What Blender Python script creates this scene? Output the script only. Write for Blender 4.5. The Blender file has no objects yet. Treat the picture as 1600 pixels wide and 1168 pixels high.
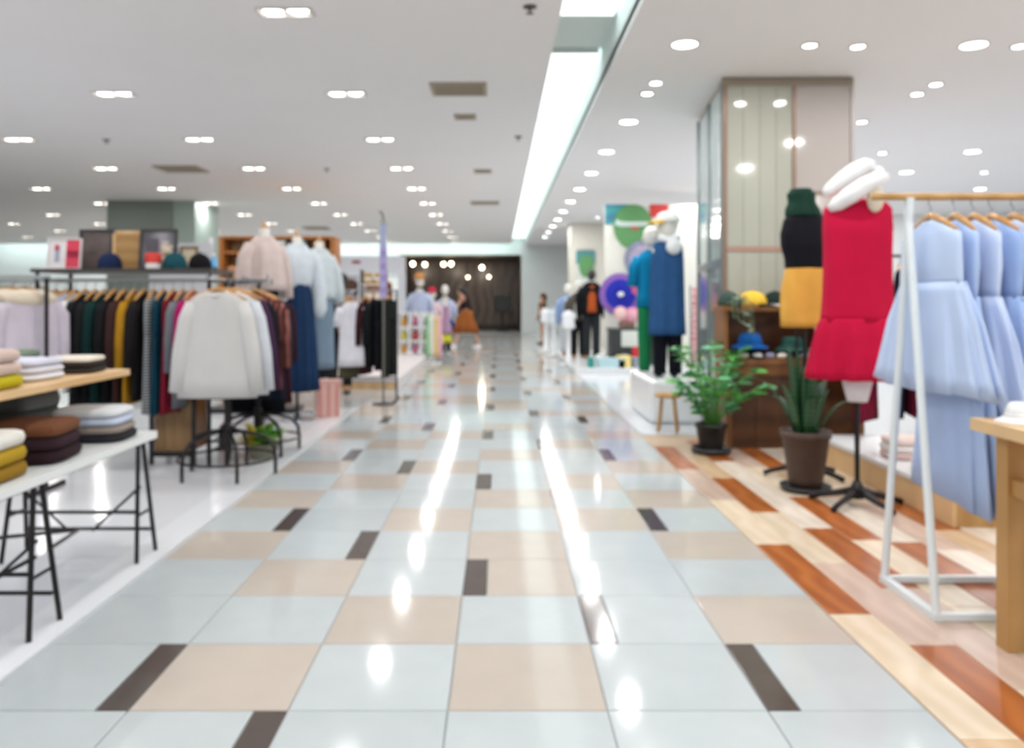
import bpy, bmesh, math, random
from mathutils import Vector, Matrix, Euler

# ------------------------------------------------------------------ camera, world, exposure
SC = bpy.context.scene
COL = SC.collection
R = random.Random(11)
PI = math.pi

cam_data = bpy.data.cameras.new('camera')
cam = bpy.data.objects.new('camera', cam_data)
COL.objects.link(cam)
cam.location = (0, 0, 1.3)
cam.rotation_euler = (PI / 2, 0, 0)
cam_data.sensor_width = 36
cam_data.sensor_fit = 'HORIZONTAL'
cam_data.lens = 1287 / 1600 * 36
cam_data.shift_x = 20 / 1600
cam_data.shift_y = -116 / 1600
cam_data.clip_end = 100
cam_data.dof.use_dof = True            # the photograph is focused very close, everything lies behind the focus
cam_data.dof.focus_distance = 0.75
cam_data.dof.aperture_fstop = 6.0
SC.camera = cam

world = bpy.data.worlds.new('world')
SC.world = world
world.use_nodes = True
world.node_tree.nodes['Background'].inputs[0].default_value = (0.8, 0.85, 0.9, 1)
world.node_tree.nodes['Background'].inputs[1].default_value = 0.3

SC.view_settings.view_transform = 'Standard'
SC.view_settings.look = 'None'
SC.view_settings.gamma = 1
SC.view_settings.use_curve_mapping = False
SC.view_settings.exposure = 0.0

LAMP_TWIN = 14.6       # watts of one twin recessed spot
LAMP_ROUND = 21.0      # watts of one round downlight
LENS_GLOW = 14.0
COVE_GLOW = 1.7
CEIL = 3.35


# ------------------------------------------------------------------ helpers
def lin(h):
    h = h.lstrip('#')
    out = []
    for i in (0, 2, 4):
        c = int(h[i:i + 2], 16) / 255
        out.append(c / 12.92 if c <= 0.04045 else ((c + 0.055) / 1.055) ** 2.4)
    return (*out, 1)


MATS = {}


def mat(name, color, rough=0.6, metal=0.0, spec=0.5, noise=None, wave=None, vary=0.0, bump=None, emit=None, alpha=None, coat=0.0):
    """procedural material: noise=(scale, amount) darkens and lightens, wave=(scale, second colour, axis), vary = per object"""
    if name in MATS:
        return MATS[name]
    m = bpy.data.materials.new(name)
    m.use_nodes = True
    nt = m.node_tree
    b = nt.nodes['Principled BSDF']
    c = lin(color)
    b.inputs['Base Color'].default_value = c
    b.inputs['Roughness'].default_value = rough
    b.inputs['Metallic'].default_value = metal
    b.inputs['Specular IOR Level'].default_value = spec
    b.inputs['Coat Weight'].default_value = coat
    b.inputs['Coat Roughness'].default_value = 0.05
    sock = None
    tc = nt.nodes.new('ShaderNodeTexCoord')
    if wave:
        w = nt.nodes.new('ShaderNodeTexWave')
        w.bands_direction = wave[2]
        w.inputs['Scale'].default_value = wave[0]
        w.inputs['Distortion'].default_value = wave[3] if len(wave) > 3 else 0.3
        nt.links.new(tc.outputs['Object'], w.inputs['Vector'])
        mx = nt.nodes.new('ShaderNodeMix')
        mx.data_type = 'RGBA'
        mx.inputs[6].default_value = c
        mx.inputs[7].default_value = lin(wave[1])
        nt.links.new(w.outputs['Fac'], mx.inputs[0])
        sock = mx.outputs[2]
    if noise or vary:
        hsv = nt.nodes.new('ShaderNodeHueSaturation')
        if sock:
            nt.links.new(sock, hsv.inputs['Color'])
        else:
            hsv.inputs['Color'].default_value = c
        val = None
        if noise:
            n = nt.nodes.new('ShaderNodeTexNoise')
            n.inputs['Scale'].default_value = noise[0]
            n.inputs['Detail'].default_value = 4
            nt.links.new(tc.outputs['Object'], n.inputs['Vector'])
            mr = nt.nodes.new('ShaderNodeMapRange')
            mr.inputs[1].default_value = 0.25
            mr.inputs[2].default_value = 0.75
            mr.inputs[3].default_value = 1 - noise[1]
            mr.inputs[4].default_value = 1 + noise[1]
            nt.links.new(n.outputs['Fac'], mr.inputs[0])
            val = mr.outputs[0]
        if vary:
            oi = nt.nodes.new('ShaderNodeObjectInfo')
            mr2 = nt.nodes.new('ShaderNodeMapRange')
            mr2.inputs[3].default_value = 1 - vary
            mr2.inputs[4].default_value = 1 + vary
            nt.links.new(oi.outputs['Random'], mr2.inputs[0])
            if val:
                mm = nt.nodes.new('ShaderNodeMath')
                mm.operation = 'MULTIPLY'
                nt.links.new(val, mm.inputs[0])
                nt.links.new(mr2.outputs[0], mm.inputs[1])
                val = mm.outputs[0]
            else:
                val = mr2.outputs[0]
        nt.links.new(val, hsv.inputs['Value'])
        sock = hsv.outputs['Color']
    if sock:
        nt.links.new(sock, b.inputs['Base Color'])
    if bump:
        n = nt.nodes.new('ShaderNodeTexNoise')
        n.inputs['Scale'].default_value = bump[0]
        nt.links.new(tc.outputs['Object'], n.inputs['Vector'])
        bp = nt.nodes.new('ShaderNodeBump')
        bp.inputs['Strength'].default_value = bump[1]
        bp.inputs['Distance'].default_value = 0.01
        nt.links.new(n.outputs['Fac'], bp.inputs['Height'])
        nt.links.new(bp.outputs[0], b.inputs['Normal'])
    if emit is not None:
        b.inputs['Emission Color'].default_value = c
        b.inputs['Emission Strength'].default_value = emit
    if alpha is not None:
        b.inputs['Transmission Weight'].default_value = alpha
    MATS[name] = m
    return m


def cloth(color, **k):
    n = 'cloth_' + color.lstrip('#') + ''.join(sorted(k))
    k.setdefault('noise', (9, 0.07))
    return mat(n, color, rough=0.9, spec=0.15, **k)


class MB:
    """collects shapes into one mesh"""

    def __init__(self):
        self.v, self.f = [], []

    def add(self, vs, fs):
        o = len(self.v)
        self.v += [tuple(p) for p in vs]
        self.f += [tuple(i + o for i in f) for f in fs]
        return self

    def box(self, x0, x1, y0, y1, z0, z1, M=None):
        vs = [Vector(p) for p in ((x0, y0, z0), (x1, y0, z0), (x1, y1, z0), (x0, y1, z0), (x0, y0, z1), (x1, y0, z1), (x1, y1, z1), (x0, y1, z1))]
        if M:
            vs = [M @ p for p in vs]
        return self.add(vs, [(0, 3, 2, 1), (4, 5, 6, 7), (0, 1, 5, 4), (1, 2, 6, 5), (2, 3, 7, 6), (3, 0, 4, 7)])

    def prism(self, poly, z0, z1):
        n = len(poly)
        vs = [(x, y, z0) for x, y in poly] + [(x, y, z1) for x, y in poly]
        fs = [tuple(range(n - 1, -1, -1)), tuple(range(n, 2 * n))]
        fs += [(i, (i + 1) % n, n + (i + 1) % n, n + i) for i in range(n)]
        return self.add(vs, fs)

    def rings(self, rings, cap=True):
        n = len(rings[0])
        vs = [p for r in rings for p in r]
        fs = []
        for i in range(len(rings) - 1):
            for j in range(n):
                a, b = i * n + j, i * n + (j + 1) % n
                fs.append((a, b, b + n, a + n))
        if cap:
            fs.append(tuple(range(n - 1, -1, -1)))
            fs.append(tuple((len(rings) - 1) * n + j for j in range(n)))
        return self.add(vs, fs)

    def tube(self, pts, r, n=8, flat=1.0):
        pts = [Vector(p) for p in pts]
        rr = r if isinstance(r, (list, tuple)) else [r] * len(pts)
        rings = []
        up = None
        for i, p in enumerate(pts):
            t = (pts[min(i + 1, len(pts) - 1)] - pts[max(i - 1, 0)]).normalized()
            if up is None:
                up = Vector((0, 1, 0)) if abs(t.y) < 0.9 else Vector((1, 0, 0))
            a = t.cross(up).normalized()
            b = a.cross(t).normalized()
            up = b
            rings.append([p + a * (rr[i] * math.cos(2 * PI * j / n)) + b * (flat * rr[i] * math.sin(2 * PI * j / n)) for j in range(n)])
        return self.rings(rings)

    def lathe(self, prof, n=24, c=(0, 0, 0), sx=1.0, sy=1.0):
        return self.rings([[(c[0] + r * sx * math.cos(2 * PI * j / n), c[1] + r * sy * math.sin(2 * PI * j / n), c[2] + z) for j in range(n)] for r, z in prof])

    def ball(self, c, r, nu=14, nv=9):
        if not isinstance(r, (tuple, list)):
            r = (r, r, r)
        rg = []
        for i in range(nv + 1):
            a = -PI / 2 + PI * (0.02 + 0.96 * i / nv)
            rg.append([(c[0] + r[0] * math.cos(a) * math.cos(2 * PI * j / nu), c[1] + r[1] * math.cos(a) * math.sin(2 * PI * j / nu), c[2] + r[2] * math.sin(a)) for j in range(nu)])
        return self.rings(rg)

    def mesh(self, name, m, smooth=False):
        me = bpy.data.meshes.new(name)
        me.from_pydata(self.v, [], self.f)
        me.materials.append(m)
        if smooth:
            me.shade_smooth()
        me.update()
        return me

    def build(self, name, m, parent=None, smooth=False, label=None, loc=None, rot=None):
        o = bpy.data.objects.new(name, self.mesh(name, m, smooth))
        COL.objects.link(o)
        if parent:
            o.parent = parent
        if loc:
            o.location = loc
        if rot:
            o.rotation_euler = rot
        if label:
            o['label'] = label
        return o


def inst(name, me, parent=None, loc=(0, 0, 0), rot=(0, 0, 0), scale=(1, 1, 1)):
    o = bpy.data.objects.new(name, me)
    COL.objects.link(o)
    o.parent = parent
    o.location = loc
    o.rotation_euler = rot
    o.scale = scale
    return o


def tag(o, label, cat, group=None):
    o['label'] = label
    o['category'] = cat
    if group:
        o['group'] = group
    return o


def thing(name, label, cat, loc=(0, 0, 0), rz=0, group=None):
    o = bpy.data.objects.new(name, None)
    o.empty_display_size = 0.1
    COL.objects.link(o)
    o.location = loc
    o.rotation_euler = (0, 0, rz)
    return tag(o, label, cat, group)


def struct(o, label=None):
    o['kind'] = 'structure'
    if label:
        o['label'] = label
    return o


def copy_tree(o, parent=None):
    c = o.copy()
    COL.objects.link(c)
    c.parent = parent
    for ch in list(o.children):
        copy_tree(ch, c)
    return c


def ring(z, hw, hd, n=36, amp=0.0, k=9, ph=0.0, cx=0.0, cy=0.0, p=2.3):
    out = []
    for j in range(n):
        a = 2 * PI * j / n
        c, s = math.cos(a), math.sin(a)
        f = 1 + amp * math.sin(k * a + ph) + 0.4 * amp * math.sin((k // 2 + 1) * a + 2 * ph)
        out.append((cx + hw * f * math.copysign(abs(c) ** (2 / p), c), cy + hd * f * math.copysign(abs(s) ** (2 / p), s), z))
    return out


def drape(prof, amp=0.0, k=9, n=36, steps=3, ph=0.0, p=2.3, wob=0.0):
    """a hanging cloth body lofted from (z, half width, half depth[, cx, cy]) rows, folds growing downwards"""
    rows = []
    pr = [tuple(q) + (0,) * (5 - len(q)) for q in prof]
    for i in range(len(pr) - 1):
        for s in range(steps):
            t = s / steps
            rows.append(tuple(a + (b - a) * t for a, b in zip(pr[i], pr[i + 1])))
    rows.append(pr[-1])
    m = len(rows) - 1
    rg = []
    for i, q in enumerate(rows):
        t = i / m
        rr = ring(q[0], q[1], q[2], n, amp * (0.15 + 0.85 * t), k, ph, q[3], q[4], p)
        if wob and i == m:
            rr = [(x, y, z + wob * math.sin(3 * 2 * PI * j / n + ph)) for j, (x, y, z) in enumerate(rr)]
        rg.append(rr)
    return MB().rings(rg)


# ------------------------------------------------------------------ materials of the place
M_TILE_GREY = mat('tile_grey', '#b9c0c3', rough=0.09, noise=(6, 0.03), vary=0.035, spec=0.13)
M_TILE_BEIGE = mat('tile_beige', '#bcb2a8', rough=0.09, noise=(6, 0.03), vary=0.04, spec=0.13)
M_TILE_DARK = mat('tile_dark', '#534a46', rough=0.12, noise=(8, 0.08), spec=0.25)
M_GROUT = mat('grout', '#9a9fa1', rough=0.5)
M_FLOOR = mat('far_floor', '#b8b8b7', rough=0.1, noise=(2, 0.04), spec=0.35)
M_PLATFORM = mat('white_platform', '#dcdfe5', rough=0.12, noise=(3, 0.02), spec=0.35)
M_CEIL = mat('ceiling_paint', '#f3f2f2', rough=0.9, spec=0.1, noise=(1.2, 0.01))
M_WALL = mat('wall_paint', '#ebeded', rough=0.85, spec=0.2, noise=(2, 0.015))
M_WALL_GREY = mat('wall_grey_paint', '#dde2e1', rough=0.8, spec=0.2, noise=(2, 0.02))
M_COVE = mat('cove_paint', '#e8f2f0', rough=0.8, spec=0.1)
M_COVE_LAMP = mat('cove_diffuser', '#ecf7f5', rough=0.5, emit=COVE_GLOW)
M_COVE_STRIP = mat('cove_strip', '#ecf7f5', rough=0.5, emit=11)
M_LENS = mat('lamp_lens', '#fff6ec', rough=0.3, emit=LENS_GLOW)
M_LENS_COOL = mat('lamp_lens_cool', '#f6f8ff', rough=0.3, emit=LENS_GLOW)
M_LENS.cycles.emission_sampling = 'NONE'
M_LENS_COOL.cycles.emission_sampling = 'NONE'
M_LAMP_RIM = mat('lamp_rim', '#d8d5d0', rough=0.4, metal=0.1)
M_BLACK = mat('black_metal', '#1f1b1d', rough=0.4, metal=0.4)
M_STEEL = mat('brushed_steel', '#9ea3a8', rough=0.3, metal=0.9)
M_WHITE_METAL = mat('white_metal', '#dfe6ea', rough=0.35)
M_WOOD = mat('oak', '#c39a63', rough=0.45, wave=(2.2, '#b4884f', 'X', 4), noise=(5, 0.06))
M_WOOD_PALE = mat('pale_pine', '#dcb98a', rough=0.45, wave=(2.0, '#cfa673', 'X', 4), noise=(5, 0.05))
M_WOOD_DARK = mat('walnut', '#6d4426', rough=0.4, wave=(1.6, '#553118', 'Z', 5), noise=(4, 0.1))
M_WOOD_MID = mat('chestnut', '#8c5d33', rough=0.4, wave=(1.6, '#774a25', 'X', 5), noise=(4, 0.1))
M_HANGER = mat('hanger_wood', '#c08f55', rough=0.4, noise=(20, 0.1))
M_MANNEQUIN = mat('mannequin_white', '#e4e2dc', rough=0.4)
M_MANNEQUIN_SKIN = mat('mannequin_linen', '#cfc0aa', rough=0.7)
M_WHITE_GLOSS = mat('white_gloss', '#e6e9ec', rough=0.2)


# ------------------------------------------------------------------ floor
floor = MB().box(-20, 12, -4, 36, -0.06, -0.006).build('floor', M_GROUT)
struct(floor, 'polished tile and wood plank shop floor')
T = 0.507
X0, Y0 = -0.163, 3.116


def tile_mesh(name, w, d, m):
    e = 0.0022
    b = 0.003
    # flat top with a small chamfer
    def rc(i, z):
        return [(-w / 2 + e + i, -d / 2 + e + i, z), (w / 2 - e - i, -d / 2 + e + i, z), (w / 2 - e - i, d / 2 - e - i, z), (-w / 2 + e + i, d / 2 - e - i, z)]
    return MB().rings([rc(0, -0.006), rc(0, -0.002), rc(b, 0)]).mesh(name, m)


TM = {(c, n): tile_mesh('tile', T * (0.79 if n else 1), T, m) for c, m in (('g', M_TILE_GREY), ('b', M_TILE_BEIGE)) for n in (0, 1)}
TD = tile_mesh('tile_insert', T * 0.21, T, M_TILE_DARK)
BEIGE = {(-2, -1), (0, -1), (-1, 0), (2, 0), (-2, 1), (0, 1), (0, 2), (2, 2), (-3, 2), (-1, 3), (1, 3), (-3, 4), (0, 4), (2, 4), (-2, 5), (-1, 6), (1, 5),
         (-3, 6), (-2, 8), (0, 7), (2, 6), (1, 8), (-3, 9), (-1, 9), (-2, 10), (0, 10), (2, 9)}
DARK = {-3: (3, 'r'), -2: (2, 'r'), 0: (1, 'l'), 1: (0, 'l'), 2: (3, 'l')}
far = {'g': MB(), 'b': MB(), 'd': MB()}
for j in range(-3, 55):
    for k in range(-3, 3):
        c = 'b' if ((k, j) in BEIGE if j < 11 else R.random() < 0.38) else 'g'
        x, y = X0 + (k + 0.5) * T, Y0 + (j + 0.5) * T
        dk = DARK.get(k)
        side = dk[1] if dk and j % 4 == dk[0] else None
        if j < 21:
            if side:
                s = 1 if side == 'r' else -1
                inst('tile', TM[(c, 1)], floor, (x - s * T * 0.105, y, 0))
                inst('tile_insert', TD, floor, (x + s * T * 0.395, y, 0))
            else:
                inst('tile', TM[(c, 0)], floor, (x, y, 0))
        else:
            s = 1 if side == 'r' else -1
            w = T * 0.79 if side else T
            cx = x - s * T * 0.105 if side else x
            far[c].box(cx - w / 2 + 0.003, cx + w / 2 - 0.003, y - T / 2 + 0.003, y + T / 2 - 0.003, -0.006, 0)
            if side:
                far['d'].box(x + s * T * 0.395 - T * 0.1, x + s * T * 0.395 + T * 0.1, y - T / 2 + 0.003, y + T / 2 - 0.003, -0.006, 0)
for c, m in (('g', M_TILE_GREY), ('b', M_TILE_BEIGE), ('d', M_TILE_DARK)):
    o = far[c].build('distant_tiles', m, floor)
    o['kind'] = 'stuff'
XL, XR = X0 - 3 * T, X0 + 3 * T           # aisle edges
# white shop floor beside the aisle
MB().box(-20, XL - 0.004, -4, 9.75, -0.01, 0.012).build('white_platform', M_PLATFORM, floor)
MB().box(XL - 0.21, XL - 0.004, -4, 9.75, 0.0121, 0.016).build('platform_border', mat('platform_edge', '#e4e7ec', rough=0.12, spec=0.35), floor)
MB().box(-20, XL - 0.004, 9.76, 36, -0.01, 0.0).build('cross_aisle', M_FLOOR, floor)
MB().box(XR + 0.004, 12, 7.9, 36, -0.01, 0.006).build('white_shop_floor', M_PLATFORM, floor)
# planks on the other side
PW, PL = 0.18, 0.97
PM = []
for nm, c1, c2 in (('cream', '#e0d0ba', '#d6c3a8'), ('rose', '#cdb5a6', '#c2a898'), ('pale', '#e3d8ca', '#d8cabb'), ('orange', '#b0662f', '#9a5321'), ('tan', '#d0b595', '#c5a785')):
    m = mat('plank_' + nm, c1, rough=0.3, wave=(2.5, c2, 'X', 6), noise=(4, 0.06), vary=0.05)
    PM.append(tile_mesh('plank', PW, PL, m))
JOINT = {0: 3.41, 1: 5.04, 2: 3.72, 3: 4.46, 4: 6.36}
ORANGE = {(0, 0), (0, 3), (1, 0), (1, -3), (2, 0), (2, 3), (3, 0), (4, 0), (4, -3), (6, 1), (7, -1), (8, 2), (10, 0), (12, 1)}
for i in range(24):
    base = JOINT.get(i, 3.4 + (i * 0.37) % PL)
    for j in range(-5, 6):
        y0 = base + j * PL
        if y0 + PL > 7.9 or y0 + PL < 1.9:
            continue
        kind = 3 if (i, j) in ORANGE else R.choice([0, 0, 1, 2, 2, 4, 1])
        inst('plank', PM[kind], floor, (XR + 0.006 + (i + 0.5) * PW, y0 + PL / 2, 0.001))
MB().box(XR + 0.004, XR + 0.004 + 24 * PW, 1.2, 7.9, -0.02, -0.003).build('plank_underlay', mat('underlay', '#c4ab90', rough=0.5), floor)

# ------------------------------------------------------------------ ceiling with lit trough
TX0, TX1, TY = 0.44, 0.965, 30.2
ceiling = MB().box(-20, TX0, -4, TY, CEIL, CEIL + 0.06).build('ceiling', M_CEIL)
struct(ceiling, 'white plaster ceiling with recessed light trough')
MB().box(TX1, 12, -4, 31.2, CEIL, CEIL + 0.06).build('ceiling_panel', M_CEIL, ceiling)
b = MB()
b.box(TX0 - 0.04, TX0, -4, TY, CEIL + 0.0005, CEIL + 0.32)
b.box(TX1, TX1 + 0.04, -4, 31.1, CEIL + 0.0005, CEIL + 0.32)
b.box(TX0 - 0.04, TX1 + 0.04, -4, 31.1, CEIL + 0.32, CEIL + 0.36)
b.box(-20, TX0, TY, TY + 0.04, CEIL + 0.06, CEIL + 0.32)
b.box(-20, TX0, TY, 31.1, CEIL + 0.32, CEIL + 0.36)
b.build('trough_lining', M_COVE, ceiling)
MB().box(TX1 + 0.0, TX1 + 0.10, -4, 31.1, CEIL - 0.05, CEIL - 0.0005).build('trough_lip', M_CEIL, ceiling)
segs = [(-3.9, -1.4), (-1.34, 1.3), (1.36, 4.0), (4.06, 6.75)]
y = 7.75
while y < 30.0:
    segs.append((y, min(y + 2.85, 30.9)))
    y += 2.9
ORD = ['first', 'second', 'third', 'fourth', 'fifth', 'sixth', 'seventh', 'eighth', 'ninth', 'tenth', 'eleventh', 'twelfth', 'thirteenth', 'fourteenth', 'fifteenth', 'sixteenth', 'seventeenth', 'eighteenth', 'nineteenth', 'twentieth']
M_TROUGH_CAP = mat('diffuser_cap', '#d7dddc', rough=0.4)
n_seen = 0
for y0, y1 in segs:
    seen = y1 > 5.5
    lab = ('glowing white diffuser of the ceiling trough, %s one along the aisle' % ORD[n_seen]) if seen else 'glowing white diffuser of the ceiling trough overhead, above the viewer'
    if seen:
        n_seen += 1
    t = thing('trough_light', lab, 'light', ((TX0 + TX1) / 2, (y0 + y1) / 2, CEIL + 0.27), 0, 'trough lights over the aisle')
    w = (TX1 - TX0) / 2 - 0.03
    d = (y1 - y0) / 2
    MB().box(-w, w, -d + 0.02, d - 0.02, 0, 0.03).build('diffuser', M_COVE_LAMP, t)
    MB().box(-w, w, -d, -d + 0.02, 0, 0.05).build('end_cap', M_TROUGH_CAP, t)
    MB().box(-w, w, d - 0.02, d, 0, 0.05).build('end_cap', M_TROUGH_CAP, t)
for q in range(8):
    x1 = TX0 - 0.1 - q * 2.45
    t = thing('trough_light', 'glowing white diffuser above the far wall, %s one leftward from the trough corner' % ORD[q], 'light', (x1 - 1.2, 30.62, CEIL + 0.12), 0, 'trough lights along the far wall')
    MB().box(-1.17, 1.17, -0.36, -0.28, 0, 0.05).build('diffuser', M_COVE_STRIP, t)
    MB().box(-1.2, -1.17, -0.36, -0.28, 0, 0.05).build('end_cap', M_TROUGH_CAP, t)
    MB().box(1.17, 1.2, -0.36, -0.28, 0, 0.05).build('end_cap', M_TROUGH_CAP, t)

# ------------------------------------------------------------------ walls
struct(MB().box(-20.15, -20, -4, 36, 0, 3.8).build('wall_left', M_WALL))
struct(MB().box(12, 12.15, -4, 36, 0, 3.8).build('wall_right', M_WALL))
struct(MB().box(-20, 12, -4.15, -4, 0, 3.8).build('wall_back', M_WALL))
wf = MB().box(-20, -3.75, 31.1, 31.3, 0, 3.75).build('wall_far', M_WALL)
struct(wf, 'white far wall around the dark shop front')
MB().box(-3.75, 0.84, 31.1, 31.3, 3.0, 3.75).build('lintel', M_COVE, wf)
MB().box(0.84, 3.05, 31.1, 31.3, 0, 3.75).build('wall_panel', M_WALL_GREY, wf)
MB().box(3.05, 12, 31.1, 31.3, 0, 3.75).build('wall_panel', M_WALL, wf)
struct(MB().box(3.9, 12, 20, 20.2, 0, CEIL).build('wall_partition', M_WALL))


# ------------------------------------------------------------------ recessed lamps
def area(parent, power, size, loc, shape='DISK', col=(1, 0.98, 0.955)):
    if (power, size) not in area.cache:
        L = bpy.data.lights.new('lamp_light', 'AREA')
        L.shape = 'DISK'
        L.size = size
        L.energy = power
        L.color = col
        area.cache[(power, size)] = L
    o = bpy.data.objects.new('lamp_light', area.cache[(power, size)])
    COL.objects.link(o)
    o.parent = parent
    o.location = loc
    return o


area.cache = {}


def twin_proto():
    t = thing('twin_spotlight', 'x', 'light')
    b = MB()
    w, d, r = 0.20, 0.085, 0.018
    b.box(-w, w, -d, -d + r, -0.012, 0).box(-w, w, d - r, d, -0.012, 0).box(-w, -w + r, -d + r, d - r, -0.012, 0).box(w - r, w, -d + r, d - r, -0.012, 0)
    b.build('frame', M_LAMP_RIM, t)
    for s in (-1, 1):
        MB().lathe([(0.01, -0.004), (0.062, -0.004), (0.07, -0.001)], 20, (s * 0.092, s * -0.012, 0)).build('lens', M_LENS, t)
    area(t, LAMP_TWIN, 0.2, (0, 0, -0.02))
    return t


def round_proto():
    t = thing('round_downlight', 'x', 'light')
    MB().rings([[(r * math.cos(2 * PI * j / 28), r * math.sin(2 * PI * j / 28), z) for j in range(28)] for r, z in ((0.096, 0), (0.096, -0.006), (0.112, -0.01), (0.118, 0))], cap=False).build('rim', M_LAMP_RIM, t)
    MB().lathe([(0.01, -0.003), (0.09, -0.003), (0.096, -0.0005)], 28).build('lens', M_LENS_COOL, t)
    area(t, LAMP_ROUND, 0.19, (0, 0, -0.015))
    return t


def small_proto():
    t = thing('eyeball_spotlight', 'x', 'light')
    MB().rings([[(r * math.cos(2 * PI * j / 20), r * math.sin(2 * PI * j / 20), z) for j in range(20)] for r, z in ((0.052, 0), (0.052, -0.01), (0.07, -0.012), (0.075, 0))], cap=False).build('rim', M_LAMP_RIM, t)
    MB().lathe([(0.01, -0.006), (0.045, -0.006), (0.052, -0.002)], 20).build('lens', M_LENS_COOL, t)
    area(t, 5.0, 0.09, (0, 0, -0.02))
    return t


PROTO = {}


def lamp(kind, x, y, label, group):
    fn = {'t': twin_proto, 'r': round_proto, 's': small_proto}[kind]
    if kind not in PROTO:
        o = PROTO[kind] = fn()
    else:
        o = copy_tree(PROTO[kind])
    o.location = (x, y, CEIL - 0.0008)
    o['label'] = label
    o['group'] = group
    return o


def in_view(x, y):
    if y < 0.5:
        return False
    u = 780 + x * 1287 / y
    v = 468 - (CEIL - 1.3) * 1287 / y
    return 0 <= u <= 1600 and v >= 0


def lamp_rows(kind, rows, ys, what, where):
    for k, x in enumerate(rows):
        n = 0
        for y in ys:
            if in_view(x, y):
                lab = '%s in the %s row %s, %s along the row' % (what, ORD[k], where, ORD[n])
                n += 1
                lamp(kind, x, y, lab, '%ss %s' % (what, where))
            elif abs(x) < 9 and y < 9 and y > -4 and not in_view(x, y):
                lamp(kind, x, y, '%s beside or behind the viewer, out of the picture' % what, '%ss out of the picture' % what)


lamp_rows('t', [-1.52 - 2.31 * k for k in range(7)], [5.86 - 2.33 * 4 + 2.33 * j for j in range(15)], 'twin recessed spotlight', 'left of the bright trough')
lamp_rows('r', [1.49], [6.61 - 1.94 * 5, 6.61 - 1.94 * 4, 6.61 - 1.94 * 3, 6.61 - 1.94 * 2, 6.61 - 1.94, 6.61] + [9.49 + 1.93 * j for j in range(10)], 'round recessed downlight', 'right of the bright trough')
lamp_rows('r', [3.82, 6.55, 8.9], [-2.0, 0.2, 2.4, 4.5, 6.63, 11.4, 13.25, 15.25, 19.0], 'round recessed downlight', 'over the dress racks')
for x, y, lab in ((1.48, 7.78, 'small eyeball spotlight beside the trough, nearer of a close pair'), (1.47, 8.18, 'small eyeball spotlight beside the trough, farther of a close pair'),
                  (2.5, 6.63, 'small eyeball spotlight in front of the panelled column'), (2.9, 6.66, 'small eyeball spotlight above the red dress'), (4.2, 6.65, 'small eyeball spotlight at the picture edge over the dresses'),
                  (4.15, 7.83, 'small eyeball spotlight above the white rail, nearer of a close pair'), (4.16, 8.2, 'small eyeball spotlight above the white rail, farther of a close pair'),
                  (4.18, 9.49, 'small eyeball spotlight just beside the panelled column'), (5.35, 11.5, 'small eyeball spotlight deep behind the panelled column'), (7.8, 13.25, 'small eyeball spotlight far over the blue dresses'),
                  (2.45, 20.5, 'small eyeball spotlight above the green logo board'), (3.2, 19.0, 'small eyeball spotlight above the white sports cap')):
    lamp('s', x, y, lab, 'small eyeball spotlights')


def vent(x, y, w, d, label):
    t = thing('ceiling_vent', label, 'vent', (x, y, CEIL - 0.001), 0, 'ceiling vents')
    fr = mat('vent_frame', '#a89c8a', rough=0.6)
    r = 0.035
    MB().box(-w, w, -d, -d + r, -0.02, 0).box(-w, w, d - r, d, -0.02, 0).box(-w, -w + r, -d + r, d - r, -0.02, 0).box(w - r, w, -d + r, d - r, -0.02, 0).build('frame', fr, t)
    MB().box(-w + r, w - r, -d + r, d - r, -0.003, 0).build('backing', mat('vent_dark', '#4a4238', rough=0.8), t)
    n = max(3, int(2 * (d - r) / 0.05))
    me = MB().box(-w + r, w - r, -0.003, 0.003, -0.018, 0.006, Matrix.Rotation(0.6, 4, 'X')).mesh('slat', fr)
    for q in range(n):
        inst('slat', me, t, (0, -d + r + (q + 0.5) * 2 * (d - r) / n, -0.006))


vent(-0.39, 7.99, 0.27, 0.23, 'beige slatted air vent in the ceiling close to the trough')
vent(-0.38, 9.2, 0.12, 0.11, 'small dark slot vent just behind the beige air vent')
vent(-0.26, 13.1, 0.14, 0.14, 'small dark slot vent midway along the ceiling')
vent(-0.3, 17.4, 0.3, 0.24, 'distant beige air vent in line with the trough')
vent(-4.97, 12.87, 0.34, 0.3, 'wide air vent among the twin spotlights')
vent(-5.2, 23.5, 0.35, 0.4, 'far brownish air vent above the timber shelf')
for x, y, lab in ((0.215, 5.76, 'small dark sprinkler head overhead beside the trough'), (0.24, 10.35, 'small dark sprinkler head halfway down the trough'), (-5.03, 10.55, 'small dark sprinkler head between the outer spotlights'), (-2.7, 12.9, 'small dark sprinkler head behind the wide air vent'), (4.3, 10.1, 'small sprinkler head beside the panelled column')):
    t = thing('sprinkler_head', lab, 'sprinkler', (x, y, CEIL - 0.001), 0, 'ceiling sprinklers')
    MB().lathe([(0.01, -0.012), (0.045, -0.01), (0.05, 0)], 14).build('escutcheon', mat('dark_cap', '#5a5654', rough=0.5), t)
    MB().lathe([(0.01, -0.05), (0.03, -0.048), (0.008, -0.04), (0.008, -0.012)], 10).build('nozzle', mat('dark_cap', '#5a5654'), t)


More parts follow.
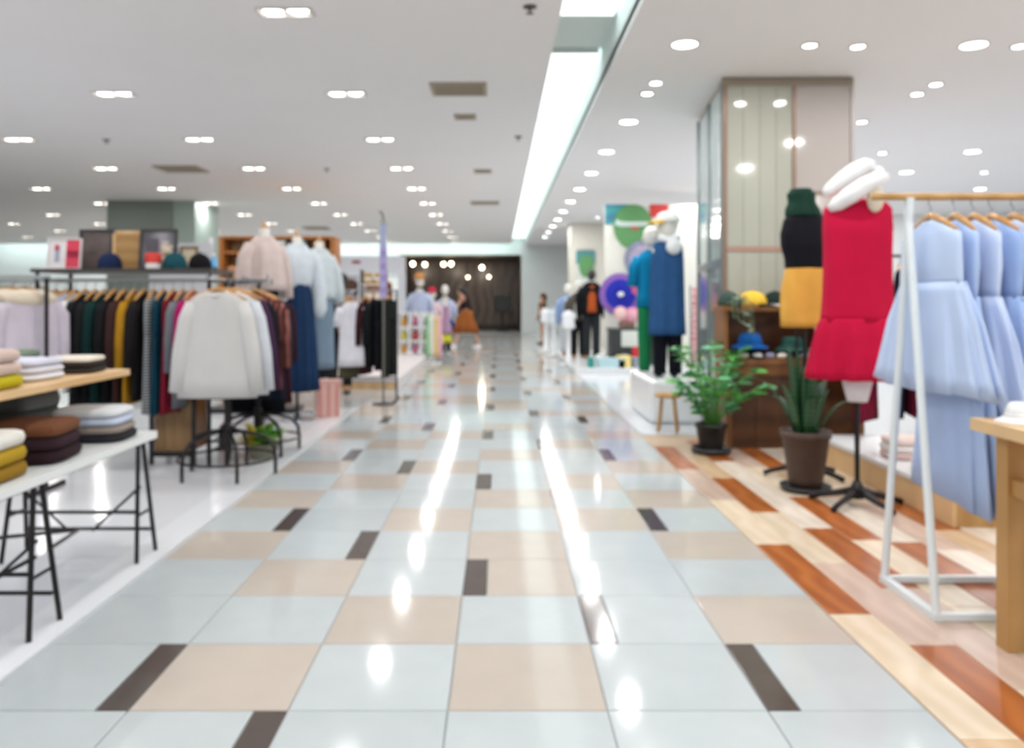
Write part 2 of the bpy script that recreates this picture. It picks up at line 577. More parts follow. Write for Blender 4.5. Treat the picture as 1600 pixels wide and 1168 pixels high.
# ------------------------------------------------------------------ columns
def panel_column():
    poly = [(2.07, 7.6), (3.25, 7.6), (3.25, 9.3), (2.26, 9.3)]
    o = MB().prism(poly, 0, CEIL - 0.001).build('column', mat('column_core', '#b9b3a9', rough=0.5))
    struct(o, 'large panelled shop column with glossy laminate faces')
    gl = mat('column_beige_gloss', '#a8aa9e', rough=0.07, noise=(1.5, 0.03), spec=0.6, vary=0.05)
    n = 4
    w = (2.70 - 2.10) / n
    for q in range(n):
        MB().box(2.10 + q * w + 0.002, 2.10 + (q + 1) * w - 0.002, 7.588, 7.599, 1.79, 3.27).build('panel', gl, o)
        MB().box(2.10 + q * w + 0.002, 2.10 + (q + 1) * w - 0.002, 7.588, 7.599, 0.05, 1.745).build('panel', gl, o)
    mv = mat('column_mauve_gloss', '#a9a39f', rough=0.07, spec=0.6, noise=(1, 0.02))
    MB().box(2.735, 3.235, 7.588, 7.599, 2.30, 3.27).build('panel', mv, o)
    MB().box(2.735, 3.235, 7.588, 7.599, 0.05, 2.27).build('panel', mat('column_mauve_low', '#b0a8a3', rough=0.07, spec=0.6), o)
    br = mat('column_trim', '#8b7567', rough=0.3, metal=0.3)
    MB().box(2.055, 3.26, 7.575, 7.6, 3.27, 3.34).build('top_trim', mat('column_top_trim', '#8d8373', rough=0.4), o)
    MB().box(2.10, 2.70, 7.58, 7.6, 1.747, 1.787).build('rail_trim', mat('column_rail', '#b08a7c', rough=0.3, metal=0.2), o)
    MB().box(2.735, 3.235, 7.58, 7.6, 2.272, 2.298).build('rail_trim', br, o)
    MB().box(2.06, 2.098, 7.575, 7.6, 0, 3.27).build('edge_trim', br, o)
    MB().box(2.702, 2.733, 7.575, 7.6, 0, 3.27).build('edge_trim', br, o)
    MB().box(3.237, 3.262, 7.575, 7.6, 0, 3.27).build('edge_trim', mat('column_side', '#a59b95', rough=0.4), o)
    # mirrored side face
    d = Vector((2.26 - 2.07, 1.7, 0))
    L = d.length
    d.normalize()
    nrm = Vector((-d.y, d.x, 0))
    mr = mat('side_mirror', '#b9c9c8', rough=0.06, metal=0.55)
    fr = mat('side_frame', '#7f8a8a', rough=0.3, metal=0.5)
    def face(a, c, z0, z1, t, nm, m):
        p, q = Vector((2.07, 7.6, 0)) + d * a, Vector((2.07, 7.6, 0)) + d * c
        poly = [(p.x, p.y), (q.x, q.y), (q.x + nrm.x * t, q.y + nrm.y * t), (p.x + nrm.x * t, p.y + nrm.y * t)]
        MB().prism(poly[::-1], z0, z1).build(nm, m, o)
    for a, c in ((0.04, 0.83), (0.88, 1.66)):
        face(a, c, 0.1, 1.6, 0.012, 'mirror_panel', mr)
        face(a, c, 1.68, 3.27, 0.012, 'mirror_panel', mr)
    for a, c in ((0, 0.04), (0.83, 0.88), (1.66, L)):
        face(a, c, 0, 3.3, 0.03, 'mullion', fr)
    for a, c in ((0.04, 0.83), (0.88, 1.66)):
        face(a, c, 1.6, 1.68, 0.03, 'transom', fr)


panel_column()
o = struct(MB().box(-8.1, -6.75, 17.0, 18.6, 0, CEIL - 0.001).build('column', mat('column_green_grey', '#7d8780', rough=0.4, noise=(2, 0.03))), 'green grey square column behind the framed pictures')
MB().box(-6.75, -6.3, 17.05, 18.5, 0, CEIL - 0.001).build('glass_wing', mat('column_wing', '#9fb0a9', rough=0.5), o)
o = struct(MB().box(1.93, 2.95, 22.0, 23.0, 0, CEIL - 0.001).build('column', mat('column_cream', '#d9d6cb', rough=0.5)), 'cream square column far behind the sports jackets')

# ------------------------------------------------------------------ dark shop at the end of the aisle
shop = MB().box(-3.75, 0.84, 35.2, 35.4, 0, 3.0).build('wall_shop', mat('shop_brown', '#4a3d36', rough=0.35, noise=(1.5, 0.1)))
struct(shop, 'dark brown panelled interior of the shop at the end')
MB().box(-3.9, -3.75, 31.3, 35.2, 0, 3.0).build('side_wall', mat('shop_brown', '#4a3d36'), shop)
MB().box(0.84, 0.99, 31.3, 35.2, 0, 3.0).build('side_wall', mat('shop_brown', '#4a3d36'), shop)
MB().box(-3.75, 0.84, 31.3, 35.2, 3.0, 3.1).build('shop_ceiling', mat('shop_ceiling', '#3a302b', rough=0.7), shop)
for q in range(10):
    x = -3.7 + q * 0.455
    MB().box(x, x + 0.43, 35.14, 35.199, 0.25, 2.85).build('panel', mat('shop_panel', '#66564c', rough=0.25, wave=(0.8, '#463931', 'X', 6), vary=0.15), shop)
MB().box(-3.75, 0.84, 35.12, 35.2, 0.0, 0.25).build('plinth', mat('shop_plinth', '#2c2420', rough=0.5), shop)
M_WARM = mat('warm_bulb', '#ffe6c8', rough=0.3, emit=9)
for i, (px_, z) in enumerate(((645, 2.72), (664, 2.70), (693, 2.72), (705, 2.72), (753, 2.58), (731, 2.2), (764, 2.2))):
    y = 32.6 + 0.2 * (i % 3)
    t = thing('pendant_lamp', 'small warm pendant lamp inside the dark shop, %s from the white shelving side' % ORD[i], 'lamp', ((px_ - 780) * y / 1287, y, z), 0, 'warm pendant lamps in the dark shop')
    MB().ball((0, 0, 0), 0.085 if i < 5 else 0.06).build('bulb', M_WARM, t, True)
    MB().tube([(0, 0, 0.08), (0, 0, 3.0 - z)], 0.01, 6).build('stem', M_BLACK, t)
    if i in (0, 3, 4):
        L = bpy.data.lights.new('pendant_light', 'POINT')
        L.energy = 22
        L.color = (1, 0.85, 0.65)
        L.shadow_soft_size = 0.1
        lo = bpy.data.objects.new('pendant_light', L)
        COL.objects.link(lo)
        lo.parent = t
        lo.location = (0, -0.15, -0.15)
t = thing('wall_screen', 'black flat screen on the dark brown shop wall', 'screen', (0.13, 34.0, 0))
MB().box(-0.3, 0.3, -0.03, 0.03, 0.82, 1.42).build('panel', mat('screen_black', '#08090b', rough=0.15), t)
MB().box(-0.33, 0.33, 0.03, 0.07, 0.79, 1.45).build('bezel', mat('screen_bezel', '#1a1a1c', rough=0.4), t)
MB().box(-0.05, 0.05, 0.02, 0.06, 0.03, 0.8).box(-0.25, 0.25, -0.15, 0.2, 0.0, 0.03).build('stand', M_BLACK, t)


# ------------------------------------------------------------------ hanging clothes
def hanger(parent, w=0.2, m=None, z=-0.06):
    h = MB().tube([(-w, 0, z - 0.075), (-w * 0.55, 0, z - 0.035), (-0.03, 0, z - 0.008), (0, 0, z), (0.03, 0, z - 0.008), (w * 0.55, 0, z - 0.035), (w, 0, z - 0.075)], [0.008, 0.013, 0.014, 0.014, 0.014, 0.013, 0.008], 8).build('hanger', m or M_HANGER, parent, True)
    MB().tube([(0, 0, z), (0, 0, z + 0.035), (0.018, 0, z + 0.05), (0.02, 0, z + 0.068), (0, 0, z + 0.078), (-0.018, 0, z + 0.066)], 0.003, 6).build('hook', M_STEEL, h)
    return h


def shirt(label, loc, rz, m, length=0.7, w=0.21, flare=1.1, sleeve='long', amp=0.05, group=None, name='hanging_shirt', cat='shirt', depth=0.045, collar=None, k=7, with_hanger=True, sm=None):
    t = thing(name, label, cat, loc, rz, group)
    d = depth
    drape([(-0.085, 0.055, d * 0.6), (-0.105, w * 0.55, d * 0.7), (-0.15, w * 0.97, d * 0.9), (-0.27, w * 1.03, d), (-0.27 - (length - 0.27) * 0.5, w * (1 + (flare - 1) * 0.5), d), (-length, w * flare, d * 1.15)], amp, k, ph=R.random() * 6).build('body', m, t, True)
    if sleeve != 'none':
        L = 0.48 if sleeve == 'long' else 0.2
        for s in (-1, 1):
            MB().tube([(s * (w * 0.9), 0, -0.17), (s * (w * 1.12), 0, -0.24), (s * (w * 1.2), 0.01, -0.2 - L * 0.5), (s * (w * 1.25), 0.015, -0.2 - L)], [0.05, 0.06, 0.055, 0.045 if sleeve == 'long' else 0.062], 12, flat=0.75).build('sleeve', sm or m, t, True)
    if collar:
        MB().tube([(-0.06, -0.02, -0.085), (0, -0.05, -0.1), (0.06, -0.02, -0.085), (0.05, 0.03, -0.07), (-0.05, 0.03, -0.07)], 0.018, 8).ball((0, 0, -0.12), (0.2, 0.07, 0.06)).build('collar', collar, t, True)
    if with_hanger:
        hanger(t, w * 0.85)
    return t


def hang_dress(label, loc, rz, m, length=1.1, w=0.18, waist=0.16, hem=0.32, amp=0.08, group=None, k=9, depth=0.05, straps=True, peplum=None, name='hanging_dress', cat='dress', wz=0.42):
    t = thing(name, label, cat, loc, rz, group)
    d = depth
    drape([(-0.085, 0.05, d * 0.55), (-0.105, w * 0.5, d * 0.6), (-0.15, w, d * 0.8), (-0.28, w * 1.04, d), (-wz, waist, d * 0.85)], 0.03, 5).build('bodice', m, t, True)
    zs = [(-wz + 0.01, waist * 1.02, d * 0.9), (-wz - (length - wz) * 0.35, waist + (hem - waist) * 0.5, d * 1.05), (-length, hem, d * 1.4)]
    drape(zs, amp, k, n=60, steps=4, ph=R.random() * 6, wob=0.008).build('skirt', m, t, True)
    MB().tube([(-waist * 1.03, 0, -wz), (0, -d * 1.0, -wz), (waist * 1.03, 0, -wz), (0, d * 1.0, -wz), (-waist * 1.03, 0, -wz)], 0.008, 6).build('waist_seam', m, t, True)
    hanger(t, w * 0.85)
    return t


def trousers(label, loc, rz, m, length=1.0, w=0.17, group=None, name='hanging_trousers'):
    t = thing(name, label, 'trousers', loc, rz, group)
    drape([(-0.11, w, 0.03), (-0.2, w * 1.08, 0.045), (-0.38, w * 1.12, 0.05)], 0.02, 5).build('seat', m, t, True)
    for s in (-1, 1):
        drape([(-0.36, w * 0.52, 0.045, s * w * 0.56), (-0.6, w * 0.5, 0.04, s * w * 0.56), (-length, w * 0.48, 0.035, s * w * 0.58)], 0.04, 5).build('trouser_leg', m, t, True)
    MB().tube([(-w, 0, -0.11), (0, -0.032, -0.11), (w, 0, -0.11), (0, 0.032, -0.11), (-w, 0, -0.11)], 0.014, 6).build('waistband', m, t)
    hanger(t, w * 0.9)
    return t


# ------------------------------------------------------------------ mannequins
def dress_form(name, label, loc, rz, zt, base='star', skin=None, parts=(), k=1.0, arms=None, neckcap=True):
    """headless display form: zt = top of neck; parts = (name, material, profile, folds, amp)"""
    t = thing(name, label, 'mannequin', loc, rz)
    skin = skin or M_MANNEQUIN
    prof = [(zt - 0.90, 0.13 * k, 0.09 * k), (zt - 0.76, 0.165 * k, 0.11 * k), (zt - 0.58, 0.12 * k, 0.085 * k), (zt - 0.42, 0.15 * k, 0.10 * k), (zt - 0.30, 0.165 * k, 0.105 * k), (zt - 0.19, 0.18 * k, 0.075 * k), (zt - 0.145, 0.10 * k, 0.06 * k), (zt - 0.10, 0.052, 0.052), (zt, 0.048, 0.048)]
    drape(prof, 0, 5, n=28, p=2.1).build('torso', skin, t, True)
    if neckcap:
        MB().lathe([(0.05, zt - 0.002), (0.052, zt + 0.012), (0.02, zt + 0.02), (0.012, zt + 0.035), (0.02, zt + 0.05), (0.01, zt + 0.062)], 16).build('neck_cap', M_HANGER, t, True)
    MB().tube([(0, 0, zt - 0.89), (0, 0, 0.08)], 0.016, 10).build('pole', M_BLACK, t)
    if base == 'star':
        for q in range(5):
            a = q * 2 * PI / 5 + 0.3
            c, s = math.cos(a), math.sin(a)
            MB().tube([(0.02 * c, 0.02 * s, 0.10), (0.1 * c, 0.1 * s, 0.075), (0.22 * c, 0.22 * s, 0.045), (0.29 * c, 0.29 * s, 0.022)], [0.025, 0.022, 0.018, 0.02], 8).build('foot', M_BLACK, t, True)
        MB().lathe([(0.045, 0.05), (0.045, 0.11), (0.02, 0.16)], 14).build('hub', M_BLACK, t, True)
    else:
        MB().lathe([(0.17, 0.0), (0.17, 0.012), (0.05, 0.022), (0.03, 0.09)], 24).build('base_plate', M_STEEL, t, True)
    for nm, m, prof, kk, amp in parts:
        drape(prof, amp, kk, n=60, ph=R.random() * 6, p=2.15).build(nm, m, t, True)
    for q in (arms or ()):
        nm, m, pts, rr = q
        MB().tube(pts, rr, 12).build(nm, m, t, True)
    return t


# --- black polo-neck and mustard skirt form
NV = cloth('#17181f')
t = dress_form('dress_form', 'dress form in black sleeveless top, dark green neck scarf and mustard skirt', (2.24, 6.04, 0), 0.15, 2.05, k=0.86, parts=(
    ('black_top', NV, [(1.96, 0.08, 0.07), (1.93, 0.12, 0.08), (1.88, 0.158, 0.1), (1.78, 0.178, 0.13), (1.70, 0.172, 0.14), (1.60, 0.145, 0.12), (1.53, 0.142, 0.11)], 5, 0.01),
    ('mustard_skirt', cloth('#dba64e', noise=(6, 0.08)), [(1.55, 0.135, 0.105), (1.50, 0.145, 0.115), (1.38, 0.172, 0.13), (1.25, 0.178, 0.13), (1.10, 0.172, 0.125)], 6, 0.015),
    ('neck_scarf', cloth('#1d3b31'), [(2.11, 0.07, 0.07, -0.03), (2.07, 0.10, 0.09, -0.03), (2.01, 0.095, 0.09, -0.025), (1.96, 0.12, 0.10, -0.02), (1.91, 0.13, 0.10, -0.01)], 9, 0.05)), neckcap=False)
# --- red dress form
RED = cloth('#bd143d', noise=(5, 0.06))
t = dress_form('dress_form', 'dress form in bright red sleeveless drop-waist dress with white scarf', (2.26, 5.2, 0), -0.25, 2.03, skin=mat('linen_form', '#d9cdb9', rough=0.8), parts=(
    ('red_dress', RED, [(1.93, 0.10, 0.055), (1.91, 0.17, 0.075), (1.87, 0.20, 0.10), (1.75, 0.205, 0.135), (1.6, 0.20, 0.13), (1.45, 0.20, 0.13), (1.3, 0.205, 0.13), (1.16, 0.215, 0.135)], 6, 0.05),
    ('red_flounce', RED, [(1.18, 0.217, 0.138), (1.12, 0.235, 0.15), (0.97, 0.26, 0.165), (0.80, 0.285, 0.18)], 12, 0.11),
    ('white_underslip', cloth('#d9dbe2'), [(1.0, 0.12, 0.10), (0.82, 0.10, 0.09), (0.66, 0.06, 0.07)], 5, 0.02)))
WS = cloth('#eceff1')
MB().tube([(0.16, -0.09, 2.06), (0.10, -0.13, 2.045), (0.02, -0.15, 2.0), (-0.06, -0.14, 1.945), (-0.13, -0.10, 1.895), (-0.17, -0.07, 1.87)], [0.02, 0.045, 0.055, 0.055, 0.045, 0.025], 14, flat=0.8).build('white_scarf', WS, t, True)
MB().tube([(0.10, 0.02, 2.16), (0.05, -0.02, 2.145), (-0.02, -0.04, 2.105), (-0.09, -0.03, 2.05), (-0.16, 0.0, 1.995), (-0.19, 0.01, 1.97)], [0.02, 0.045, 0.055, 0.055, 0.045, 0.025], 14, flat=0.8).build('scarf_end', WS, t, True)
MB().tube([(0.13, -0.03, 2.09), (0.13, 0.05, 2.1), (0.08, 0.08, 2.12), (-0.02, 0.07, 2.08)], [0.03, 0.045, 0.05, 0.03], 12).build('scarf_fold', WS, t, True)
MB().ball((0.085, -0.115, 1.92), (0.05, 0.035, 0.085)).build('bare_chest', mat('linen_form', '#d9cdb9'), t, True)


def head(t, z, m, r=0.085, face=PI, neck=True, name='head', k=1.0):
    """mannequin head turned towards angle face (0 = +x)"""
    c, s = math.cos(face), math.sin(face)
    rg = []
    for zz, f, b, w in ((-0.115, 0.055, 0.03, 0.04), (-0.09, 0.085, 0.05, 0.055), (-0.05, 0.095, 0.075, 0.068), (-0.02, 0.10, 0.09, 0.074), (0.0, 0.094, 0.095, 0.076), (0.03, 0.096, 0.1, 0.078), (0.07, 0.085, 0.095, 0.072), (0.105, 0.055, 0.06, 0.048), (0.12, 0.015, 0.02, 0.015)):
        ringp = []
        for j in range(20):
            a = 2 * PI * j / 20
            lx = (f if math.cos(a) > 0 else b) * math.cos(a)
            if zz == -0.02 and j == 0:
                lx += 0.022
            ly = w * math.sin(a)
            ringp.append((k * (lx * c - ly * s), k * (lx * s + ly * c), z + k * zz))
        rg.append(ringp)
    b = MB().rings(rg)
    for sy in (-1, 1):
        b.ball((-0.01 * c - sy * 0.078 * s, -0.01 * s + sy * 0.078 * c, z - 0.01), (0.014, 0.014, 0.028), 8, 5)
    if neck:
        b.tube([(-0.02 * c, -0.02 * s, z - 0.08), (-0.02 * c, -0.02 * s, z - 0.22)], [0.05, 0.055], 14)
    return b.build(name, m, t, True)


def cap(t, z, m, mb, face=PI, r=0.10, name='cap', x=0, y=0, ext=1.0):
    c, s = math.cos(face), math.sin(face)
    o = MB().lathe([(r * 1.02, 0), (r * 1.04, 0.02), (r * 0.98, 0.05), (r * 0.8, 0.085), (r * 0.45, 0.108), (0.012, 0.115)], 24, (x, y, z)).build(name, m, t, True)
    rg = []
    for i in range(7):
        u = -1 + 2 * i / 6
        a = face + u * 0.95
        p0 = Vector((x + r * 0.97 * math.cos(a), y + r * 0.97 * math.sin(a), z + 0.012))
        le = ext * (0.085 * math.cos(u * 1.25) + 0.012)
        p1 = p0 + Vector((c, s, 0)) * le + Vector((0, 0, -0.018 - 0.02 * u * u))
        rg.append([p0, p1, p1 - Vector((0, 0, 0.008)), p0 - Vector((0, 0, 0.008))])
    MB().rings(rg).build('brim', mb, o, True)
    MB().ball((x, y, z + 0.117), 0.01, 8, 5).build('button', m, o)
    return o


# --- podium with the two sporty mannequins
pod = tag(MB().box(1.57, 2.12, 8.55, 9.9, 0.006, 0.47).build('podium', M_WHITE_GLOSS), 'white box podium under the two sporty mannequins', 'podium')
bv = pod.modifiers.new('soft_edges', 'BEVEL')
bv.width = 0.05
bv.segments = 4
mx, my = 1.83, 8.95
t = thing('mannequin', 'white mannequin wearing white cap with yellow brim, blue tunic and black trousers', 'mannequin', (mx, my, 0.47))
zb = 0.0
head(t, 1.63, M_MANNEQUIN, face=PI + 0.3, k=1.2)
drape([(0.78, 0.15, 0.1), (1.0, 0.11, 0.08), (1.2, 0.155, 0.1), (1.38, 0.17, 0.09), (1.44, 0.10, 0.07), (1.5, 0.055, 0.055)], 0, 5, p=2.1).build('torso', M_MANNEQUIN, t, True)
BLU = cloth('#2f5687', noise=(7, 0.08))
drape([(1.47, 0.07, 0.06), (1.45, 0.14, 0.08), (1.40, 0.165, 0.10), (1.25, 0.175, 0.12), (1.0, 0.18, 0.12), (0.7, 0.185, 0.125), (0.45, 0.195, 0.13)], 0.06, 9, n=54).build('blue_tunic', BLU, t, True)
for s in (-1, 1):
    drape([(0.6, 0.085, 0.08, s * 0.075), (0.3, 0.075, 0.07, s * 0.08), (0.03, 0.068, 0.07, s * 0.085)], 0.02, 5).build('trouser_leg', cloth('#10131d'), t, True)
    MB().ball((s * 0.085 - 0.02, -0.03, 0.03), (0.045, 0.10, 0.03)).build('shoe', cloth('#10131d'), t, True)
MB().ball((0.04, -0.125, 1.40), (0.085, 0.05, 0.09)).build('arm_socket', M_WHITE_GLOSS, t, True)
MB().tube([(-0.09, -0.06, 1.5), (0.0, -0.1, 1.47), (0.09, -0.05, 1.5), (0.05, 0.06, 1.52), (-0.07, 0.05, 1.52), (-0.09, -0.06, 1.5)], 0.038, 10).build('white_scarf', cloth('#eef2f5'), t, True)
cp = cap(t, 1.675, cloth('#f1f1f0'), cloth('#e9c04e'), PI + 0.3, 0.128, ext=1.25)
t = thing('mannequin', 'mannequin in teal short sleeved shirt half hidden behind the blue tunic', 'mannequin', (1.74, 9.4, 0.47))
TEAL = cloth('#0f7fae')
drape([(1.40, 0.06, 0.06), (1.36, 0.13, 0.08), (1.30, 0.17, 0.10), (1.1, 0.165, 0.11), (0.75, 0.17, 0.12)], 0.03, 7).build('teal_shirt', TEAL, t, True)
for s in (-1, 1):
    MB().tube([(s * 0.15, 0, 1.31), (s * 0.2, 0, 1.18), (s * 0.215, -0.01, 0.98)], [0.06, 0.07, 0.065], 12).build('sleeve', TEAL, t, True)
    drape([(0.78, 0.09, 0.09, s * 0.075), (0.4, 0.075, 0.08, s * 0.08), (0.02, 0.06, 0.07, s * 0.08)], 0.03, 5).build('trouser_leg', cloth('#1f7a4c'), t, True)
head(t, 1.55, M_MANNEQUIN, face=PI)

# ------------------------------------------------------------------ hat cabinet in front of the column
t = thing('hat_cabinet', 'dark wooden hat cabinet standing against the panelled column', 'cabinet', (1.975, 7.56, 0))
CW = 1.2
MB().box(0, 0.05, -0.40, 0, 0.0, 0.74).build('side_panel', M_WOOD_MID, t)
MB().box(CW - 0.05, CW, -0.40, 0, 0.0, 0.74).build('side_panel', M_WOOD_MID, t)
MB().box(0, CW, -0.42, 0, 0.74, 0.79).build('counter', M_WOOD_MID, t)
MB().box(0.05, CW - 0.05, -0.39, -0.36, 0.64, 0.74).build('drawer_front', M_WOOD_MID, t)
for q in range(5):
    x = 0.05 + q * 0.22
    MB().box(x + 0.002, x + 0.218, -0.35, -0.32, 0.0, 0.64).build('plank', mat('cabinet_plank', '#5d3a20', rough=0.4, wave=(1.6, '#472a14', 'Z', 5), vary=0.12), t)
MB().box(0, 0.04, -0.30, 0, 0.79, 1.20).build('upright', M_WOOD_MID, t)
MB().box(CW - 0.04, CW, -0.30, 0, 0.79, 1.20).build('upright', M_WOOD_MID, t)
MB().box(0.04, CW - 0.04, -0.03, 0, 0.79, 1.20).build('back_panel', M_WOOD_DARK, t)
MB().box(-0.02, CW + 0.02, -0.33, 0, 1.20, 1.245).build('top_shelf', M_WOOD_MID, t)


def loose_cap(label, loc, rz, m, mb, r=0.1, group=None):
    t = thing('baseball_cap', label, 'cap', loc, rz, group)
    o = MB().lathe([(r * 1.0, 0), (r * 1.05, 0.02), (r * 1.0, 0.06), (r * 0.8, 0.1), (r * 0.45, 0.125), (0.012, 0.132)], 24).build('crown', m, t, True)
    rg = []
    for i in range(7):
        u = -1 + 2 * i / 6
        a = u * 0.95
        p0 = Vector((r * 0.97 * math.cos(a), r * 0.97 * math.sin(a), 0.02))
        p1 = p0 + Vector((0.08 * math.cos(u * 1.25) + 0.01, 0, -0.008 - 0.008 * u * u))
        rg.append([p0, p1, p1 - Vector((0, 0, 0.006)), p0 - Vector((0, 0, 0.006))])
    MB().rings(rg).build('brim', mb, t, True)
    MB().ball((0, 0, 0.133), 0.01, 8, 5).build('button', m, t)
    return t


def bucket_hat(label, loc, m, mb, s=1.0, name='bucket_hat'):
    t = thing(name, label, 'hat', loc)
    MB().lathe([(0.105 * s, 0.035 * s), (0.10 * s, 0.08 * s), (0.088 * s, 0.115 * s), (0.07 * s, 0.128 * s), (0.01, 0.13 * s)], 26).build('crown', m, t, True)
    MB().rings([[(r * s * math.cos(2 * PI * j / 26), r * s * math.sin(2 * PI * j / 26), z * s) for j in range(26)] for r, z in ((0.10, 0.04), (0.165, 0.004), (0.168, 0.0), (0.155, 0.0), (0.09, 0.034))], cap=False).build('brim', mb, t, True)
    MB().rings([[(r * s * math.cos(2 * PI * j / 26), r * s * math.sin(2 * PI * j / 26), z * s) for j in range(26)] for r, z in ((0.106, 0.036), (0.109, 0.045), (0.105, 0.06), (0.101, 0.06))], cap=False).build('hat_band', mb, t, True)
    return t


loose_cap('yellow cap with black brim on top of the hat cabinet', (2.26, 7.36, 1.245), -0.6, cloth('#e3b944'), cloth('#1d1b1c'), 0.125)
loose_cap('black and white cap beside the yellow cap on the hat cabinet', (2.47, 7.38, 1.245), -2.3, cloth('#23302d'), cloth('#d8dadd'), 0.1)
loose_cap('dark green cap at the plant end of the hat cabinet', (2.06, 7.4, 1.245), 0.5, cloth('#3d5049'), cloth('#2f3c38'), 0.09)
bucket_hat('bright blue bucket hat stacked on a black one on the cabinet counter', (2.22, 7.3, 0.875), cloth('#1d5fa8'), cloth('#1b57a0'), 1.0)
bucket_hat('black bucket hat underneath the bright blue one', (2.22, 7.3, 0.79), cloth('#1c1f27'), cloth('#1c1f27'), 1.05)
bucket_hat('dark green bucket hat on the cabinet counter under the mustard skirt', (2.6, 7.32, 0.85), cloth('#2c534e'), cloth('#2c534e'), 0.95)
bucket_hat('black bucket hat underneath the dark green one', (2.6, 7.32, 0.79), cloth('#22252a'), cloth('#22252a'), 0.98)
for i, (x, cc, nm) in enumerate(((2.13, '#cdb4aa', 'rose'), (2.25, '#e0dfe2', 'silver'), (2.36, '#8d8fae', 'lilac'), (2.46, '#e8e2d8', 'cream'), (2.66, '#8f949c', 'grey'))):
    t = thing('purse', 'small %s purse lying along the front of the cabinet counter' % nm, 'purse', (x, 7.17, 0.79), 0, 'small purses on the hat cabinet')
    MB().ball((0, 0, 0.022), (0.045, 0.022, 0.022)).build('pouch', mat('purse_' + nm, cc, rough=0.4), t, True)
    MB().tube([(-0.035, 0, 0.042), (0, 0, 0.047), (0.035, 0, 0.042)], 0.004, 6).build('clasp', M_STEEL, t)
# trailing plant on the cabinet
leaf_small = None


def leaf_mesh(name, L, W, m, bend=0.15, n=6, fold=0.12):
    b = MB()
    rows = []
    for i in range(n + 1):
        t = i / n
        w = W * math.sin(PI * min(1, t * 0.92 + 0.06)) ** 0.8
        if i == n:
            w = 0.001
        y = L * t
        z = -bend * L * t * t
        rows.append([(-w, y, z + fold * w), (0, y, z), (w, y, z + fold * w)])
    v = [p for r in rows for p in r]
    f = []
    for i in range(n):
        a = i * 3
        f += [(a, a + 1, a + 4, a + 3), (a + 1, a + 2, a + 5, a + 4)]
    nv = len(v)
    v2 = [(x, y, z - 0.0018) for x, y, z in v]
    f2 = [tuple(reversed([i + nv for i in q])) for q in f]
    edge = []
    for i in range(n):
        a = i * 3
        edge += [(a, a + 3, a + 3 + nv, a + nv), (a + 5, a + 2, a + 2 + nv, a + 5 + nv)]
    b.add(v + v2, f + f2 + edge)
    return b.mesh(name, m, True)


LEAF_ZZ = [leaf_mesh('leaf', 0.12, 0.036, mat('leaf_bright', '#57ad4c', rough=0.28, noise=(15, 0.15), spec=0.6)), leaf_mesh('leaf', 0.11, 0.034, mat('leaf_deep', '#3b8b47', rough=0.28, noise=(15, 0.15), spec=0.6)), leaf_mesh('leaf', 0.11, 0.034, mat('leaf_mint', '#6fc08a', rough=0.25, spec=0.7))]
LEAF_GREY = leaf_mesh('leaf', 0.06, 0.022, mat('leaf_sage', '#7d9080', rough=0.5))
t = thing('trailing_plant', 'sage green trailing plant spilling over the cabinet corner', 'plant', (2.09, 7.2, 1.245))
MB().lathe([(0.035, 0), (0.045, 0.05), (0.05, 0.055), (0.042, 0.05), (0.03, 0.045)], 14).build('pot', mat('pot_grey', '#5a5f5e', rough=0.6), t, True)
for q in range(5):
    a = -2.6 + q * 0.5
    pts = [Vector((0, 0, 0.05)), Vector((0.06 * math.cos(a), 0.06 * math.sin(a), 0.09)), Vector((0.10 * math.cos(a), -0.06 + 0.06 * math.sin(a), 0.02)), Vector((0.10 * math.cos(a) + 0.02, -0.09 + 0.05 * math.sin(a), -0.1 - 0.03 * q))]
    MB().tube(pts, 0.004, 5).build('vine', mat('vine', '#6c7f63', rough=0.6), t)
    for r_ in range(6):
        u = r_ / 5 * 2.99
        i = int(u)
        p = pts[i].lerp(pts[i + 1], u - i)
        inst('leaf', LEAF_GREY, t, p, (R.uniform(-0.6, 0.3), R.uniform(-0.4, 0.4), R.uniform(0, 6.28)))

